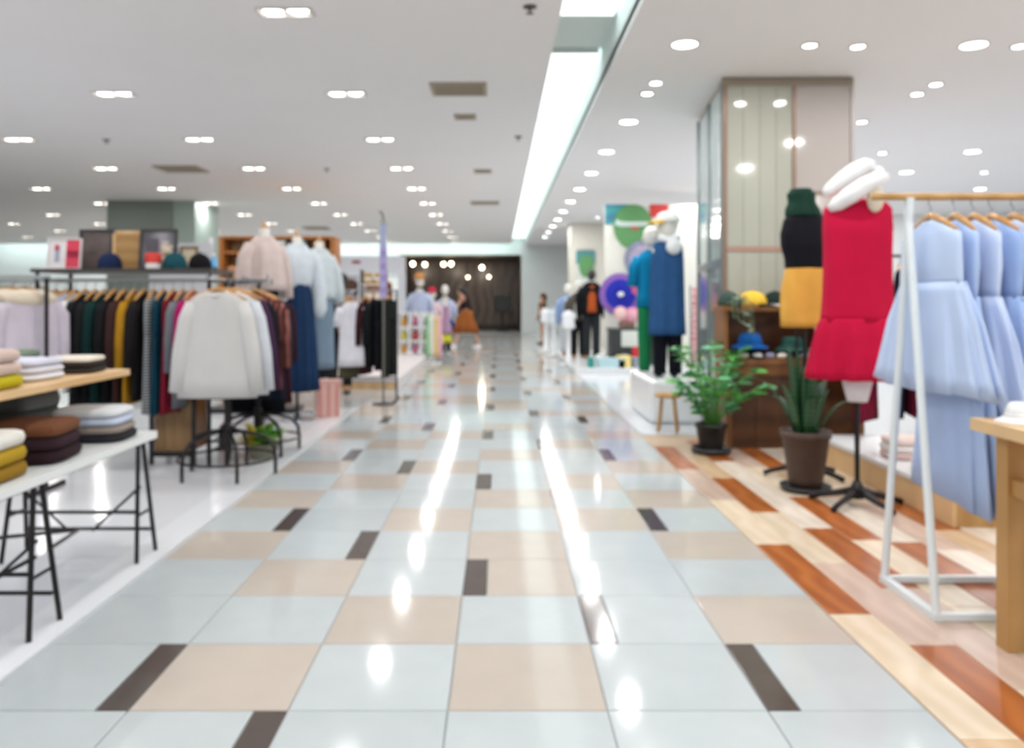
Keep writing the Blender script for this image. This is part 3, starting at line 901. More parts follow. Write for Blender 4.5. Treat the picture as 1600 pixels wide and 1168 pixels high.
# ------------------------------------------------------------------ plants on the plank floor
M_POT_BLACK = mat('pot_black', '#1d1d1e', rough=0.45, noise=(10, 0.2))
t = thing('potted_plant', 'bright green leafy plant in black pot beside the hat cabinet', 'plant', (1.80, 7.0, 0))
MB().lathe([(0.15, 0.0), (0.165, 0.02), (0.165, 0.05), (0.15, 0.05), (0.145, 0.03)], 26).build('saucer', mat('saucer_black', '#22272b', rough=0.35), t, True)
MB().lathe([(0.095, 0.03), (0.10, 0.06), (0.125, 0.22), (0.138, 0.225), (0.138, 0.25), (0.122, 0.25), (0.115, 0.22), (0.01, 0.22)], 26).build('pot', M_POT_BLACK, t, True)
STEM = mat('stem_green', '#5c9a4a', rough=0.4)
for q in range(15):
    a = q * 2.399 + 0.4
    lean = R.uniform(0.2, 0.42)
    hgt = R.uniform(0.38, 0.66) if q % 3 else R.uniform(0.6, 0.72)
    if q % 4 == 1:
        hgt *= 0.55
        lean *= 1.15
    c, s = math.cos(a), math.sin(a) * 0.8
    pts = [Vector((0.03 * c, 0.03 * s, 0.22)), Vector((lean * 0.3 * c, lean * 0.3 * s, 0.22 + hgt * 0.45)), Vector((lean * 0.65 * c, lean * 0.65 * s, 0.22 + hgt * 0.8)), Vector((lean * c, lean * s, 0.22 + hgt))]
    MB().tube(pts, [0.011, 0.009, 0.007, 0.004], 6).build('stem', STEM, t, True)
    for r_ in range(7):
        u = 0.9 + r_ * 0.33
        i = min(2, int(u))
        p = pts[i].lerp(pts[i + 1], min(1, u - i))
        for sd in (-1, 1):
            inst('leaf', R.choice(LEAF_ZZ), t, p, (R.uniform(0.1, 0.5), R.uniform(-0.5, 0.5), a - PI / 2 + sd * R.uniform(0.6, 1.1)), [R.uniform(0.85, 1.25)] * 3)

t = thing('snake_plant', 'snake plant with upright sword leaves in brown clay pot', 'plant', (2.09, 5.62, 0))
MB().lathe([(0.15, 0.001), (0.165, 0.015), (0.17, 0.04), (0.155, 0.04), (0.15, 0.02)], 26).build('saucer', mat('saucer_dark', '#26282b', rough=0.5), t, True)
MB().lathe([(0.105, 0.03), (0.115, 0.08), (0.155, 0.36), (0.168, 0.365), (0.17, 0.41), (0.152, 0.41), (0.145, 0.37), (0.01, 0.365)], 28).build('pot', mat('clay_pot', '#4c3a31', rough=0.6, noise=(7, 0.2)), t, True)
for q in range(17):
    a = q * 2.399
    out = R.uniform(0.05, 0.16) if q < 9 else R.uniform(0.2, 0.34)
    hgt = R.uniform(0.45, 0.68) if q < 9 else R.uniform(0.24, 0.4)
    c, s = math.cos(a), math.sin(a)
    base = Vector((0.06 * c, 0.06 * s, 0.36))
    tip = Vector((out * c, out * s, 0.36 + hgt))
    side = Vector((-s, c, 0))
    rg = []
    for i in range(7):
        u = i / 6
        p = base.lerp(tip, u) + Vector((0, 0, 0.07 * math.sin(PI * u))) * (1 if q < 9 else 1.4)
        w = (0.022 + 0.016 * math.sin(PI * min(1, u * 1.2))) * (1 - u ** 4) + 0.001
        o = Vector((c, s, 0)) * 0.009 * (1 - u)
        rg.append([p - side * w, p + o * 0.6 - side * 0.0, p + side * w, p - o - Vector((c, s, 0)) * 0.002])
    MB().rings(rg).build('leaf', mat('snake_leaf', '#2b5a34', rough=0.35, wave=(9, '#1d4427', 'Z', 6), vary=0.2), t, True)

# small oak stool behind the leafy plant
t = thing('wooden_stool', 'small pale wooden stool behind the leafy plant', 'stool', (1.66, 8.1, 0.006))
MB().lathe([(0.13, 0.34), (0.135, 0.36), (0.13, 0.375), (0.01, 0.378)], 22).build('seat', M_WOOD, t, True)
for q in range(4):
    a = q * PI / 2 + 0.5
    MB().tube([(0.08 * math.cos(a), 0.08 * math.sin(a), 0.35), (0.13 * math.cos(a), 0.13 * math.sin(a), 0.0)], 0.013, 8).build('leg', M_WOOD, t)

# ------------------------------------------------------------------ white dress rack, right
t = thing('clothes_rack', 'white metal a-frame clothes rack with wooden rail holding blue dresses', 'rack', (1.77, 3.56, 0))
for x0 in (0.0, 1.55):
    MB().tube([(x0, -0.225, 0.02), (x0, 0.015, 1.74)], 0.017, 10).build('leg', M_WHITE_METAL, t)
    MB().tube([(x0, 0.225, 0.02), (x0, -0.015, 1.74)], 0.017, 10).build('leg', M_WHITE_METAL, t)
    MB().box(x0 - 0.017, x0 + 0.017, -0.24, 0.24, 0.002, 0.034).build('foot_bar', M_WHITE_METAL, t)
for y_ in (-0.225, 0.225):
    MB().box(0.017, 1.533, y_ - 0.015, y_ + 0.015, 0.004, 0.032).build('base_bar', M_WHITE_METAL, t)
MB().tube([(-0.16, 0, 1.745), (1.75, 0, 1.745)], 0.016, 12).build('rail', M_WOOD, t, True)
RZ = 1.745 - 0.022
hang_dress('pale blue flared peplum dress, first on the white a-frame rack', (1.865, 3.56, RZ), PI / 2, cloth('#bccdec', noise=(4, 0.06)), length=0.81, w=0.235, waist=0.25, hem=0.46, amp=0.13, k=13, depth=0.04, group='blue dresses on the white rack', wz=0.36)
BL = [('#adc2e8', 1.28, 0.36, 'mid blue long'), ('#c4d2ee', 0.92, 0.40, 'light blue knee length'), ('#9fb8e4', 1.3, 0.33, 'cornflower blue long'), ('#ccd8ee', 1.22, 0.35, 'powder blue long'), ('#b2c6ea', 1.0, 0.38, 'sky blue'), ('#e3e7ee', 1.26, 0.32, 'bluish white long'), ('#b1c5ea', 1.2, 0.3, 'soft blue long')]
for i, (c, L, hm, nm) in enumerate(BL):
    hang_dress('%s dress hanging %s on the white a-frame rack' % (nm, ORD[i + 1]), (1.965 + i * 0.085, 3.56 + R.uniform(-0.02, 0.02), RZ), PI / 2 + R.uniform(-0.08, 0.08), cloth(c, noise=(4, 0.07)), length=L, w=0.2, waist=0.19, hem=hm, amp=0.14, k=11, depth=0.036, group='blue dresses on the white rack')

# oak table at the picture edge
t = thing('wooden_table', 'light oak table in front of the blue dresses', 'table', (1.80, 2.45, 0))
MB().box(0, 1.5, 0, 0.70, 0.805, 0.85).build('tabletop', M_WOOD_PALE, t)
for x in (0.07, 1.36):
    for y_ in (0.06, 0.58):
        MB().box(x, x + 0.07, y_, y_ + 0.07, 0.002, 0.805).build('leg', M_WOOD, t)
for y_ in (0.075, 0.595):
    MB().box(0.14, 1.36, y_, y_ + 0.04, 0.58, 0.64).build('stretcher', M_WOOD, t)
for x in (0.085, 1.375):
    MB().box(x, x + 0.04, 0.13, 0.58, 0.58, 0.64).build('stretcher', M_WOOD, t)
bucket_hat('small white hat lying on the oak table', (1.925, 3.03, 0.851), cloth('#eceef0'), cloth('#e4e6e8'), 0.55)

# low platform under the rack and things on it
t = thing('low_platform', 'low wooden platform with white top behind the blue dresses', 'platform', (2.59, 4.7, 0.002))
MB().box(0, 0.02, 0, 2.0, 0, 0.17).build('side_board', M_WOOD_PALE, t)
MB().box(0.02, 2.4, 0, 0.02, 0, 0.17).build('front_board', M_WOOD, t)
MB().box(0.02, 2.4, 1.98, 2.0, 0, 0.17).build('back_board', M_WOOD, t)
MB().box(-0.01, 2.41, -0.01, 2.01, 0.17, 0.2).build('top', M_WHITE_GLOSS, t)


def folded(label, loc, rz, w, d, h, mats, group=None, cat='clothing', name='folded_sweater', layers=None):
    """a folded garment: soft rounded layers with a rolled front edge"""
    t = thing(name, label, cat, loc, rz, group)
    n = layers or len(mats)
    lh = h / n
    for i in range(n):
        m = mats[i % len(mats)]
        z0 = i * lh
        ww, dd = w * (1 - 0.03 * i + R.uniform(-0.02, 0.02)) / 2, d * (1 - 0.02 * i) / 2
        rg = []
        for u, s in ((0.02, 0.86), (0.12, 0.96), (0.5, 1.0), (0.88, 0.96), (1.0, 0.86)):
            rg.append(ring(z0 + lh * u * 0.98, ww * s, dd * s, 30, 0.012, 4, i * 1.7 + s, 0, 0, 5))
        b = MB().rings(rg)
        if i == n - 1:
            b = MB().rings(rg + [ring(z0 + lh * (1.08), ww * 0.5, dd * 0.5, 30, 0.05, 4, i, 0.02, 0, 4)])
        b.build('fold', m, t, True)
    return t


folded('white folded shirt on the low wooden platform', (2.8, 5.2, 0.203), 0.1, 0.34, 0.26, 0.09, [cloth('#e6e4e2'), cloth('#dfe3ea')])
folded('pink and white folded blouse behind on the low platform', (2.86, 5.75, 0.203), -0.1, 0.36, 0.28, 0.14, [cloth('#e3c6bf'), cloth('#ebe6e2'), cloth('#e6d4cc')])
folded('cream folded knitwear beside the black stand on the low platform', (3.25, 5.3, 0.203), 0.1, 0.34, 0.28, 0.12, [cloth('#e8dfd0'), cloth('#d8c9b6')])

# rail behind the red dress
t = thing('clothes_rail', 'black clothes rail behind the red dress', 'rack', (2.45, 6.78, 0))
for x in (0, 1.2):
    MB().tube([(x, 0, 0.02), (x, 0, 1.66)], 0.013, 8).build('upright', M_BLACK, t)
    MB().box(x - 0.015, x + 0.015, -0.18, 0.18, 0.002, 0.03).build('foot', M_BLACK, t)
MB().tube([(-0.02, 0, 1.66), (1.22, 0, 1.66)], 0.012, 8).build('rail', M_BLACK, t)
hang_dress('white blouse dress seen between mustard skirt and red dress', (2.68, 6.78, 1.64), 0.9, cloth('#e4e3e6'), length=0.95, w=0.17, waist=0.16, hem=0.2, amp=0.04)
shirt('white shirt hanging behind the red dress', (3.55, 6.78, 1.64), 1.3, cloth('#dfe4ea'), 0.72)
hang_dress('maroon long dress hanging behind the red dress', (3.02, 6.78, 1.64), 0.9, cloth('#6f0f2b'), length=1.32, w=0.18, waist=0.18, hem=0.24, amp=0.07)
trousers('dark navy trousers hanging behind the pale blue dress', (3.30, 6.79, 1.64), 1.1, cloth('#171a2b'), 1.3)
hang_dress('dark maroon skirt dress, last on the black rail', (3.42, 6.78, 1.64), 1.3, cloth('#5a1028'), length=1.28, w=0.18, waist=0.18, hem=0.22, amp=0.07)

# ------------------------------------------------------------------ left display table
t = thing('display_table', 'two-tier display table with white top and black trestle legs', 'table', (-1.735, 0, 0.016))
MB().box(-0.72, 0, 1.9, 4.18, 0.585, 0.62).build('tabletop', mat('table_white', '#e3e7e8', rough=0.3), t)
for yc in (3.2, 4.12):
    for xs in (-0.06, -0.66):
        for s in (-1, 1):
            MB().tube([(xs, yc + s * 0.025, 0.585), (xs + (0.03 if xs > -0.3 else -0.03), yc + s * 0.11, 0.0)], 0.011, 8).build('leg', M_BLACK, t)
        MB().tube([(xs + (0.015 if xs > -0.3 else -0.015), yc - 0.075, 0.22), (xs + (0.015 if xs > -0.3 else -0.015), yc + 0.075, 0.22)], 0.008, 6).build('cross_bar', M_BLACK, t)
    for z, s in ((0.24, -1), (0.12, 1)):
        MB().tube([(-0.68, yc + s * 0.07, z), (-0.04, yc + s * 0.07, z)], 0.009, 8).build('cross_bar', M_BLACK, t)
    MB().tube([(-0.06, yc, 0.35), (-0.3, yc, 0.13)], 0.007, 6).build('brace', M_BLACK, t)
    MB().tube([(-0.66, yc, 0.35), (-0.42, yc, 0.13)], 0.007, 6).build('brace', M_BLACK, t)
MB().tube([(-0.04, 3.25, 0.30), (-0.36, 4.1, 0.14)], 0.009, 6).build('brace', M_BLACK, t)
MB().tube([(-0.68, 3.25, 0.30), (-0.36, 4.1, 0.14)], 0.009, 6).build('brace', M_BLACK, t)
MB().tube([(-0.36, 1.95, 0.14), (-0.04, 3.15, 0.30)], 0.009, 6).build('brace', M_BLACK, t)
MB().tube([(-0.70, 4.03, 0.575), (-0.05, 4.03, 0.575)], 0.01, 6).build('top_bar', M_BLACK, t)
MB().tube([(-0.05, 1.95, 0.572), (-0.05, 4.1, 0.572)], 0.01, 6).build('top_bar', M_BLACK, t)
for yc in (2.0, 4.0):
    for xs in (-0.64, -0.42):
        MB().tube([(xs, yc, 0.62), (xs, yc, 0.905)], 0.011, 8).build('post', M_BLACK, t)
MB().box(-0.70, -0.13, 1.9, 4.16, 0.905, 0.935).build('upper_shelf', M_WOOD_PALE, t)
ZL, ZU = 0.638, 0.953
GT = 'folded knitwear on the white tabletop'
GU = 'folded knitwear on the wooden shelf'
folded('blue, white and grey folded sweaters at the table corner', (-1.94, 3.93, ZL), 0.1, 0.36, 0.3, 0.15, [cloth('#2b2a2e'), cloth('#8d837c'), cloth('#b9c4d8'), cloth('#d3d6da')], GT)
folded('charcoal grey folded sweater behind the brown one', (-2.22, 3.78, ZL), -0.1, 0.32, 0.32, 0.24, [cloth('#3d403f'), cloth('#55595a'), cloth('#6a6e6e')], GT)
folded('brown fuzzy folded sweater over a dark plum one', (-1.95, 3.43, ZL), 0.15, 0.34, 0.34, 0.16, [cloth('#2c1c22'), cloth('#33222a'), cloth('#6e4630', bump=(60, 0.6))], GT)
folded('mustard folded sweater under a white one', (-1.94, 3.02, ZL), 0.05, 0.32, 0.3, 0.17, [cloth('#8a6a22'), cloth('#a98a26'), cloth('#dcdad4')], GT)
folded('dark teal folded sweater behind the white and mustard pile', (-2.2, 3.2, ZL), 0.0, 0.28, 0.34, 0.2, [cloth('#273f3d'), cloth('#1d3f3c')], GT)
folded('pale pink folded sweater at the back of the white tabletop', (-2.3, 3.46, ZL), 0.0, 0.26, 0.22, 0.24, [cloth('#d5cdd0'), cloth('#ded8da')], GT)
folded('cream over black folded tops at the wooden shelf corner', (-2.05, 3.98, ZU), 0.1, 0.24, 0.26, 0.075, [cloth('#38332e'), cloth('#2c2926'), cloth('#dcd5c8')], GU)
folded('lavender white folded tops in the middle of the wooden shelf', (-2.1, 3.60, ZU), -0.05, 0.3, 0.3, 0.09, [cloth('#dcdce2'), cloth('#d2d3dd'), cloth('#c9cbdb')], GU)
folded('taupe folded cardigan behind the lavender tops', (-2.3, 3.84, ZU), 0.1, 0.24, 0.3, 0.11, [cloth('#8b8378'), cloth('#9a9287'), cloth('#6f7f6f')], GU)
folded('blush folded sweater over a bright mustard one', (-2.05, 3.17, ZU), 0.0, 0.3, 0.36, 0.15, [cloth('#b2a51e'), cloth('#c8b3a8'), cloth('#c9b4ac')], GU)
folded('lilac over lime folded sweaters at the back of the wooden shelf', (-2.33, 3.42, ZU), 0.0, 0.22, 0.36, 0.2, [cloth('#8e9a5b'), cloth('#b3b552'), cloth('#c4b5c9')], GU)

# ------------------------------------------------------------------ left gondola rack with shelf
t = thing('gondola_rack', 'black metal clothes rack with shelf top carrying framed pictures', 'rack', (-3.62, 6.42, 0.012))
GW = 1.36
for x in (0.02, GW):
    for y_ in (0, 0.5):
        MB().tube([(x, y_, 0.0), (x, y_, 1.5)], 0.016, 8).build('upright', M_BLACK, t)
    MB().tube([(x, 0, 0.1), (x, 0.5, 0.1)], 0.012, 8).build('side_bar', M_BLACK, t)
    MB().tube([(x, 0, 1.44), (x, 0.5, 1.44)], 0.012, 8).build('side_bar', M_BLACK, t)
MB().tube([(0, 0, 1.44), (GW, 0, 1.44)], 0.013, 10).build('rail', M_STEEL, t)
MB().tube([(0, 0.5, 0.1), (GW, 0.5, 0.1)], 0.012, 8).build('back_bar', M_BLACK, t)
MB().box(-0.02, GW + 0.02, -0.03, 0.55, 1.5, 1.53).build('shelf', mat('rack_shelf', '#3c3835', rough=0.45), t)
SH = 1.543
GR = 'garments on the black shelf rack'
rows = [('s', '#16171b', .75, 'black shirt, first on the black shelf rack'), ('s', '#1c1b20', .78, 'black blouse beside the lavender shirt'), ('s', '#c9cde6', .78, 'lavender blue shirt on the black shelf rack'), ('s', '#dcdcdc', .84, 'white long shirt beside the lavender one'),
        ('s', '#1b1c1e', .95, 'black cardigan beside the white long shirt'), ('s', '#1c1d20', .9, 'black jersey before the dark teal one'), ('s', '#12302f', .98, 'dark teal jersey among the black ones'), ('s', '#191a1d', .95, 'black coat beside the dark brown coat'), ('s', '#3a2624', .95, 'dark brown coat beside the ochre one'), ('s', '#a97b1f', .93, 'ochre yellow cardigan on the black shelf rack'),
        ('s', '#1d1a1b', .9, 'black tunic between ochre and striped garments'), ('stripe', '#7b7f84', 1.0, 'black and white striped long dress on the black shelf rack'), ('d', '#103f52', 1.0, 'petrol blue dress beside the striped one'), ('d', '#7c1c2d', 1.0, 'crimson dress beside the petrol blue one'), ('s', '#6d7077', .96, 'grey marl dress shirt beside the crimson one'), ('s', '#a3125f', .58, 'magenta top next to the cream sweater')]
for i, (k, c, L, lab) in enumerate(rows):
    x = -3.53 + i * 0.076
    loc = (x, 6.42, 0.012 + 1.44 - 0.02)
    rz = PI / 2 + R.uniform(-0.07, 0.07)
    if k == 'stripe':
        hang_dress(lab, loc, rz, mat('stripe_cloth', '#34373b', rough=0.9, spec=0.1, wave=(14, '#b9bdc0', 'Z', 0.5)), L, 0.17, 0.17, 0.2, 0.05, GR, depth=0.036)
    elif k == 'd':
        hang_dress(lab, loc, rz, cloth(c), L, 0.17, 0.17, 0.2, 0.05, GR, depth=0.034)
    else:
        shirt(lab, loc, rz, cloth(c), L, 0.2, 1.05, 'long', 0.04, GR, depth=0.026)
# things standing on the shelf
def picture(label, x, y, z, w, h, mf, mp, tilt=-0.12, name='framed_picture', cat='picture', border=0.022, parts=()):
    t = thing(name, label, cat, (x, y, z))
    A = Matrix.Rotation(tilt, 4, 'X')
    b = MB()
    b.box(-w / 2, w / 2, -0.012, 0.012, 0, border, A).box(-w / 2, w / 2, -0.012, 0.012, h - border, h, A).box(-w / 2, -w / 2 + border, -0.012, 0.012, border, h - border, A).box(w / 2 - border, w / 2, -0.012, 0.012, border, h - border, A)
    b.build('frame', mf, t)
    MB().box(-w / 2 + border, w / 2 - border, -0.002, 0.01, border, h - border, A).build('print', mp, t)
    for nm, m, x0, x1, z0, z1 in parts:
        MB().box(x0, x1, -0.006, -0.002, z0, z1, A).build(nm, m, t)
    MB().box(-0.03, 0.03, 0.012, 0.02, 0, h * 0.8, Matrix.Translation((0, 0.0, 0)) @ Matrix.Rotation(tilt - 0.3, 4, 'X')).build('easel_back', mf, t)
    return t


FR = mat('frame_black', '#262324', rough=0.4)
PG = mat('print_grey', '#8b8992', rough=0.4, wave=(1.2, '#4a4850', 'X', 9), noise=(12, 0.3))
picture('large black framed grey photograph on the shelf rack', -2.80, 6.75, SH, 0.31, 0.34, FR, PG, parts=(('print_figure', mat('print_dark', '#4c4753', rough=0.5), -0.09, 0.0, 0.05, 0.26), ('print_face', mat('print_pale', '#b9a9a4', rough=0.5), 0.03, 0.08, 0.12, 0.24)))
picture('dark framed picture behind the red and white poster', -3.33, 6.78, SH, 0.28, 0.34, FR, mat('print_brown', '#574a47', rough=0.5, noise=(10, 0.3)))
picture('red and white poster card on the shelf rack', -3.49, 6.6, SH, 0.27, 0.25, mat('poster_edge', '#d9d5d6', rough=0.5), mat('poster_white', '#dad6d8', rough=0.5), border=0.01, name='poster_card', cat='poster', parts=(('red_field', mat('poster_red', '#cf3450', rough=0.5), 0.015, 0.125, 0.012, 0.238), ('dark_band', mat('poster_crimson', '#b0123f', rough=0.5), 0.02, 0.12, 0.09, 0.15), ('print_figure', mat('poster_figure', '#9aa0b8', rough=0.5), -0.075, -0.04, 0.06, 0.19), ('red_spot', mat('poster_red', '#cf3450'), -0.08, -0.045, 0.15, 0.2)))
picture('small pale framed card beside the black cap', -2.56, 6.78, SH, 0.15, 0.2, mat('frame_brown', '#77644f', rough=0.5), mat('print_cream', '#c3b69d', rough=0.6))
t = thing('wooden_board', 'pale wooden display board between the framed pictures', 'board', (-3.06, 6.8, SH))
MB().box(-0.1, 0.1, -0.01, 0.01, 0, 0.30).build('panel', mat('board_wood', '#b08b55', rough=0.5, wave=(3, '#a07a45', 'Z', 4)), t)
MB().box(0.10, 0.125, -0.014, 0.014, 0, 0.30).box(-0.125, -0.10, -0.014, 0.014, 0, 0.30).box(-0.1, 0.1, -0.014, 0.014, 0.30, 0.325).build('frame', M_WOOD_PALE, t)
loose_cap('navy cap on the shelf rack in front of the wooden board', (-3.12, 6.6, SH), -1.0, cloth('#1e2a4a'), cloth('#1a2340'), 0.09)
loose_cap('teal cap on the shelf rack beside the red canister', (-2.58, 6.55, SH), -0.5, cloth('#1d4a55'), cloth('#173d47'), 0.09)
loose_cap('black cap perched on the shelf rack by the small framed card', (-2.42, 6.66, SH), -0.4, cloth('#17171a'), cloth('#17171a'), 0.085)
t = thing('canister', 'red and white canister on the shelf rack', 'canister', (-2.73, 6.5, SH))
MB().lathe([(0.055, 0), (0.058, 0.005), (0.058, 0.045), (0.01, 0.045)], 22).build('white_base', mat('canister_white', '#e4e2e2', rough=0.4), t)
MB().lathe([(0.06, 0.045), (0.062, 0.05), (0.062, 0.115), (0.05, 0.125), (0.01, 0.126)], 22).build('red_lid', mat('canister_red', '#d43a2e', rough=0.4), t)
t = thing('soft_toy', 'beige fluffy soft toy behind the red canister', 'toy', (-2.68, 6.64, SH))
MB().ball((0, 0, 0.06), (0.05, 0.045, 0.06)).ball((0, 0, 0.145), (0.042, 0.04, 0.04)).build('body', cloth('#c9bca6', bump=(50, 0.8)), t, True)
for s in (-1, 1):
    MB().ball((s * 0.032, 0, 0.18), 0.017, 8, 6).build('ear', cloth('#c9bca6', bump=(50, 0.8)), t, True)
t = thing('bottle', 'light blue bottle at the end of the shelf rack', 'bottle', (-2.33, 6.72, SH))
MB().lathe([(0.028, 0), (0.03, 0.005), (0.03, 0.08), (0.012, 0.10), (0.012, 0.12), (0.01, 0.12)], 16).build('body', mat('bottle_blue', '#6fb3e6', rough=0.2), t, True)
MB().lathe([(0.014, 0.115), (0.014, 0.135), (0.01, 0.137)], 12).build('cap', M_WHITE_GLOSS, t)
# brown wooden crate under the rack
t = thing('wooden_crate', 'brown wooden crate framed in black under the hanging clothes', 'crate', (-2.55, 6.6, 0.014))
for q in range(4):
    MB().box(-0.15 + q * 0.075 + 0.001, -0.15 + (q + 1) * 0.075 - 0.001, -0.15, -0.135, 0.1, 0.62).build('plank', mat('crate_wood', '#8f6f47', rough=0.5, wave=(1.5, '#7d5e38', 'Z', 4), vary=0.08), t)
MB().box(-0.15, -0.14, -0.135, 0.15, 0.1, 0.62).box(0.14, 0.15, -0.135, 0.15, 0.1, 0.62).box(-0.14, 0.14, 0.14, 0.15, 0.1, 0.62).build('side_panel', M_WOOD_MID, t)
for x in (-0.165, 0.165):
    for y_ in (-0.165, 0.165):
        MB().box(x - 0.014, x + 0.014, y_ - 0.014, y_ + 0.014, 0.0, 0.66).build('corner_post', M_BLACK, t)
MB().box(-0.15, 0.15, -0.172, -0.152, 0.06, 0.1).box(-0.15, 0.15, -0.172, -0.152, 0.62, 0.66).build('frame_bar', M_BLACK, t)


# ------------------------------------------------------------------ pedestal racks with curved legs
def pedestal_rack(label, x, y, arms, top=1.44, feet=5, phase=0.2):
    t = thing('pedestal_rack', label, 'rack', (x, y, 0.012))
    MB().tube([(0, 0, 0.06), (0, 0, top)], 0.02, 10).build('pole', M_BLACK, t)
    MB().lathe([(0.035, 0.18), (0.04, 0.2), (0.04, 0.36), (0.03, 0.38)], 14).build('hub', M_BLACK, t)
    for q in range(feet):
        a = phase + q * 2 * PI / feet
        c, s = math.cos(a), math.sin(a)
        MB().tube([(0.03 * c, 0.03 * s, 0.33), (0.16 * c, 0.16 * s, 0.31), (0.28 * c, 0.28 * s, 0.27), (0.335 * c, 0.335 * s, 0.2), (0.345 * c, 0.345 * s, 0.1), (0.345 * c, 0.345 * s, 0.0)], 0.014, 8).build('leg', M_BLACK, t, True)
    pts = [(0.345 * math.cos(2 * PI * j / 24), 0.345 * math.sin(2 * PI * j / 24), 0.13) for j in range(25)]
    MB().tube(pts, 0.009, 6).build('leg_ring', M_BLACK, t, True)
    for a, L in arms:
        c, s = math.cos(a), math.sin(a)
        MB().tube([(0, 0, top - 0.01), (L * c, L * s, top - 0.01), (L * c, L * s, top + 0.03)], 0.011, 8).build('arm', M_STEEL, t)
    return t


pedestal_rack('black pedestal rack with curved legs under the cream sweater', -2.0, 6.05, [(-PI / 2, 0.4), (PI / 2, 0.4), (0, 0.3)])
pedestal_rack('black pedestal rack behind, holding plaid and navy shirts', -2.03, 6.95, [(-PI / 2, 0.3), (PI / 2, 0.4), (PI, 0.3)], phase=0.5)
GC = 'tops on the pedestal rack'
CREAM = cloth('#c9c8c7', noise=(4, 0.04))


def sweater(label, loc, rz, m, w=0.25, L=0.80, group=None):
    t = thing('hanging_sweater', label, 'sweater', loc, rz, group)
    drape([(-0.085, 0.085, 0.03), (-0.105, 0.14, 0.035), (-0.14, w * 0.74, 0.04), (-0.2, w * 0.82, 0.045), (-0.4, w * 0.92, 0.05), (-L, w * 1.05, 0.055)], 0.06, 9, n=54, ph=1.3).build('body', m, t, True)
    for s in (-1, 1):
        MB().tube([(s * w * 0.68, 0, -0.155), (s * w * 0.82, -0.01, -0.27), (s * w * 0.98, -0.015, -0.5), (s * w * 1.1, -0.02, -0.77)], [0.045, 0.058, 0.058, 0.05], 14, flat=0.8).build('sleeve', m, t, True)
    MB().tube([(-0.075, -0.005, -0.085), (0, -0.045, -0.115), (0.075, -0.005, -0.085), (0, 0.03, -0.07), (-0.075, -0.005, -0.085)], 0.012, 8).build('neckband', m, t, True)
    hanger(t, 0.2)
    return t


sweater('cream long sleeved sweater facing out on the pedestal rack', (-1.945, 5.68, 1.435), 0.06, CREAM, 0.245, 0.81, GC)
sweater('white sweater directly behind the cream one', (-1.90, 5.78, 1.435), 0.05, cloth('#c9ced6'), 0.25, 0.80, GC)
sweater('dark purple sweater behind the white one', (-1.89, 5.9, 1.435), 0.02, cloth('#3d2440'), 0.25, 0.74, GC)
shirt('black shirt at the back of the pedestal rack', (-2.0, 6.35, 1.435), 0.05, cloth('#1a1b22'), 0.9, 0.2, 1.1, group=GC)
GP = 'shirts on the second pedestal rack'
PLAID = mat('plaid_cloth', '#4a2026', rough=0.9, spec=0.1, wave=(7, '#8a5a52', 'X', 2.0), noise=(14, 0.3))
shirt('maroon plaid shirt on the second pedestal rack', (-1.97, 6.66, 1.435), -0.25, PLAID, 0.85, 0.21, 1.1, group=GP)
shirt('navy shirt behind the maroon plaid shirt', (-2.0, 6.8, 1.435), -0.2, cloth('#1b2133'), 0.95, 0.22, 1.15, group=GP)
shirt('black coat behind the navy shirt', (-2.1, 7.08, 1.435), -0.2, cloth('#15161b'), 1.1, 0.23, 1.2, group=GP, name='hanging_coat', cat='coat')
shirt('dark maroon long coat at the back of the second pedestal rack', (-2.13, 7.25, 1.435), 0.1, cloth('#33151c'), 1.05, 0.24, 1.2, group=GP, name='hanging_coat', cat='coat')

# basket of yellow-green plants on the floor
t = thing('plant_basket', 'low basket of yellow and green leafy plant under the pedestal racks', 'plant', (-1.93, 6.72, 0.012))
MB().lathe([(0.09, 0), (0.10, 0.01), (0.13, 0.11), (0.135, 0.12), (0.12, 0.12), (0.01, 0.10)], 20).build('basket', mat('basket', '#8d8b7c', rough=0.8, wave=(20, '#6f6c5c', 'Z', 1)), t, True)
LY = [leaf_mesh('leaf', 0.14, 0.05, mat('leaf_yellow', '#c9b93a', rough=0.5)), leaf_mesh('leaf', 0.14, 0.05, mat('leaf_green_low', '#5a9a35', rough=0.5))]
for q in range(46):
    a = R.uniform(0, 6.28)
    me = LY[0] if math.cos(a) < -0.1 or R.random() < 0.2 else LY[1]
    inst('leaf', me, t, (0.06 * math.cos(a), 0.06 * math.sin(a), 0.1 + R.uniform(0, 0.1)), (R.uniform(0.1, 1.1), 0, a - PI / 2), [R.uniform(0.8, 1.2)] * 3)

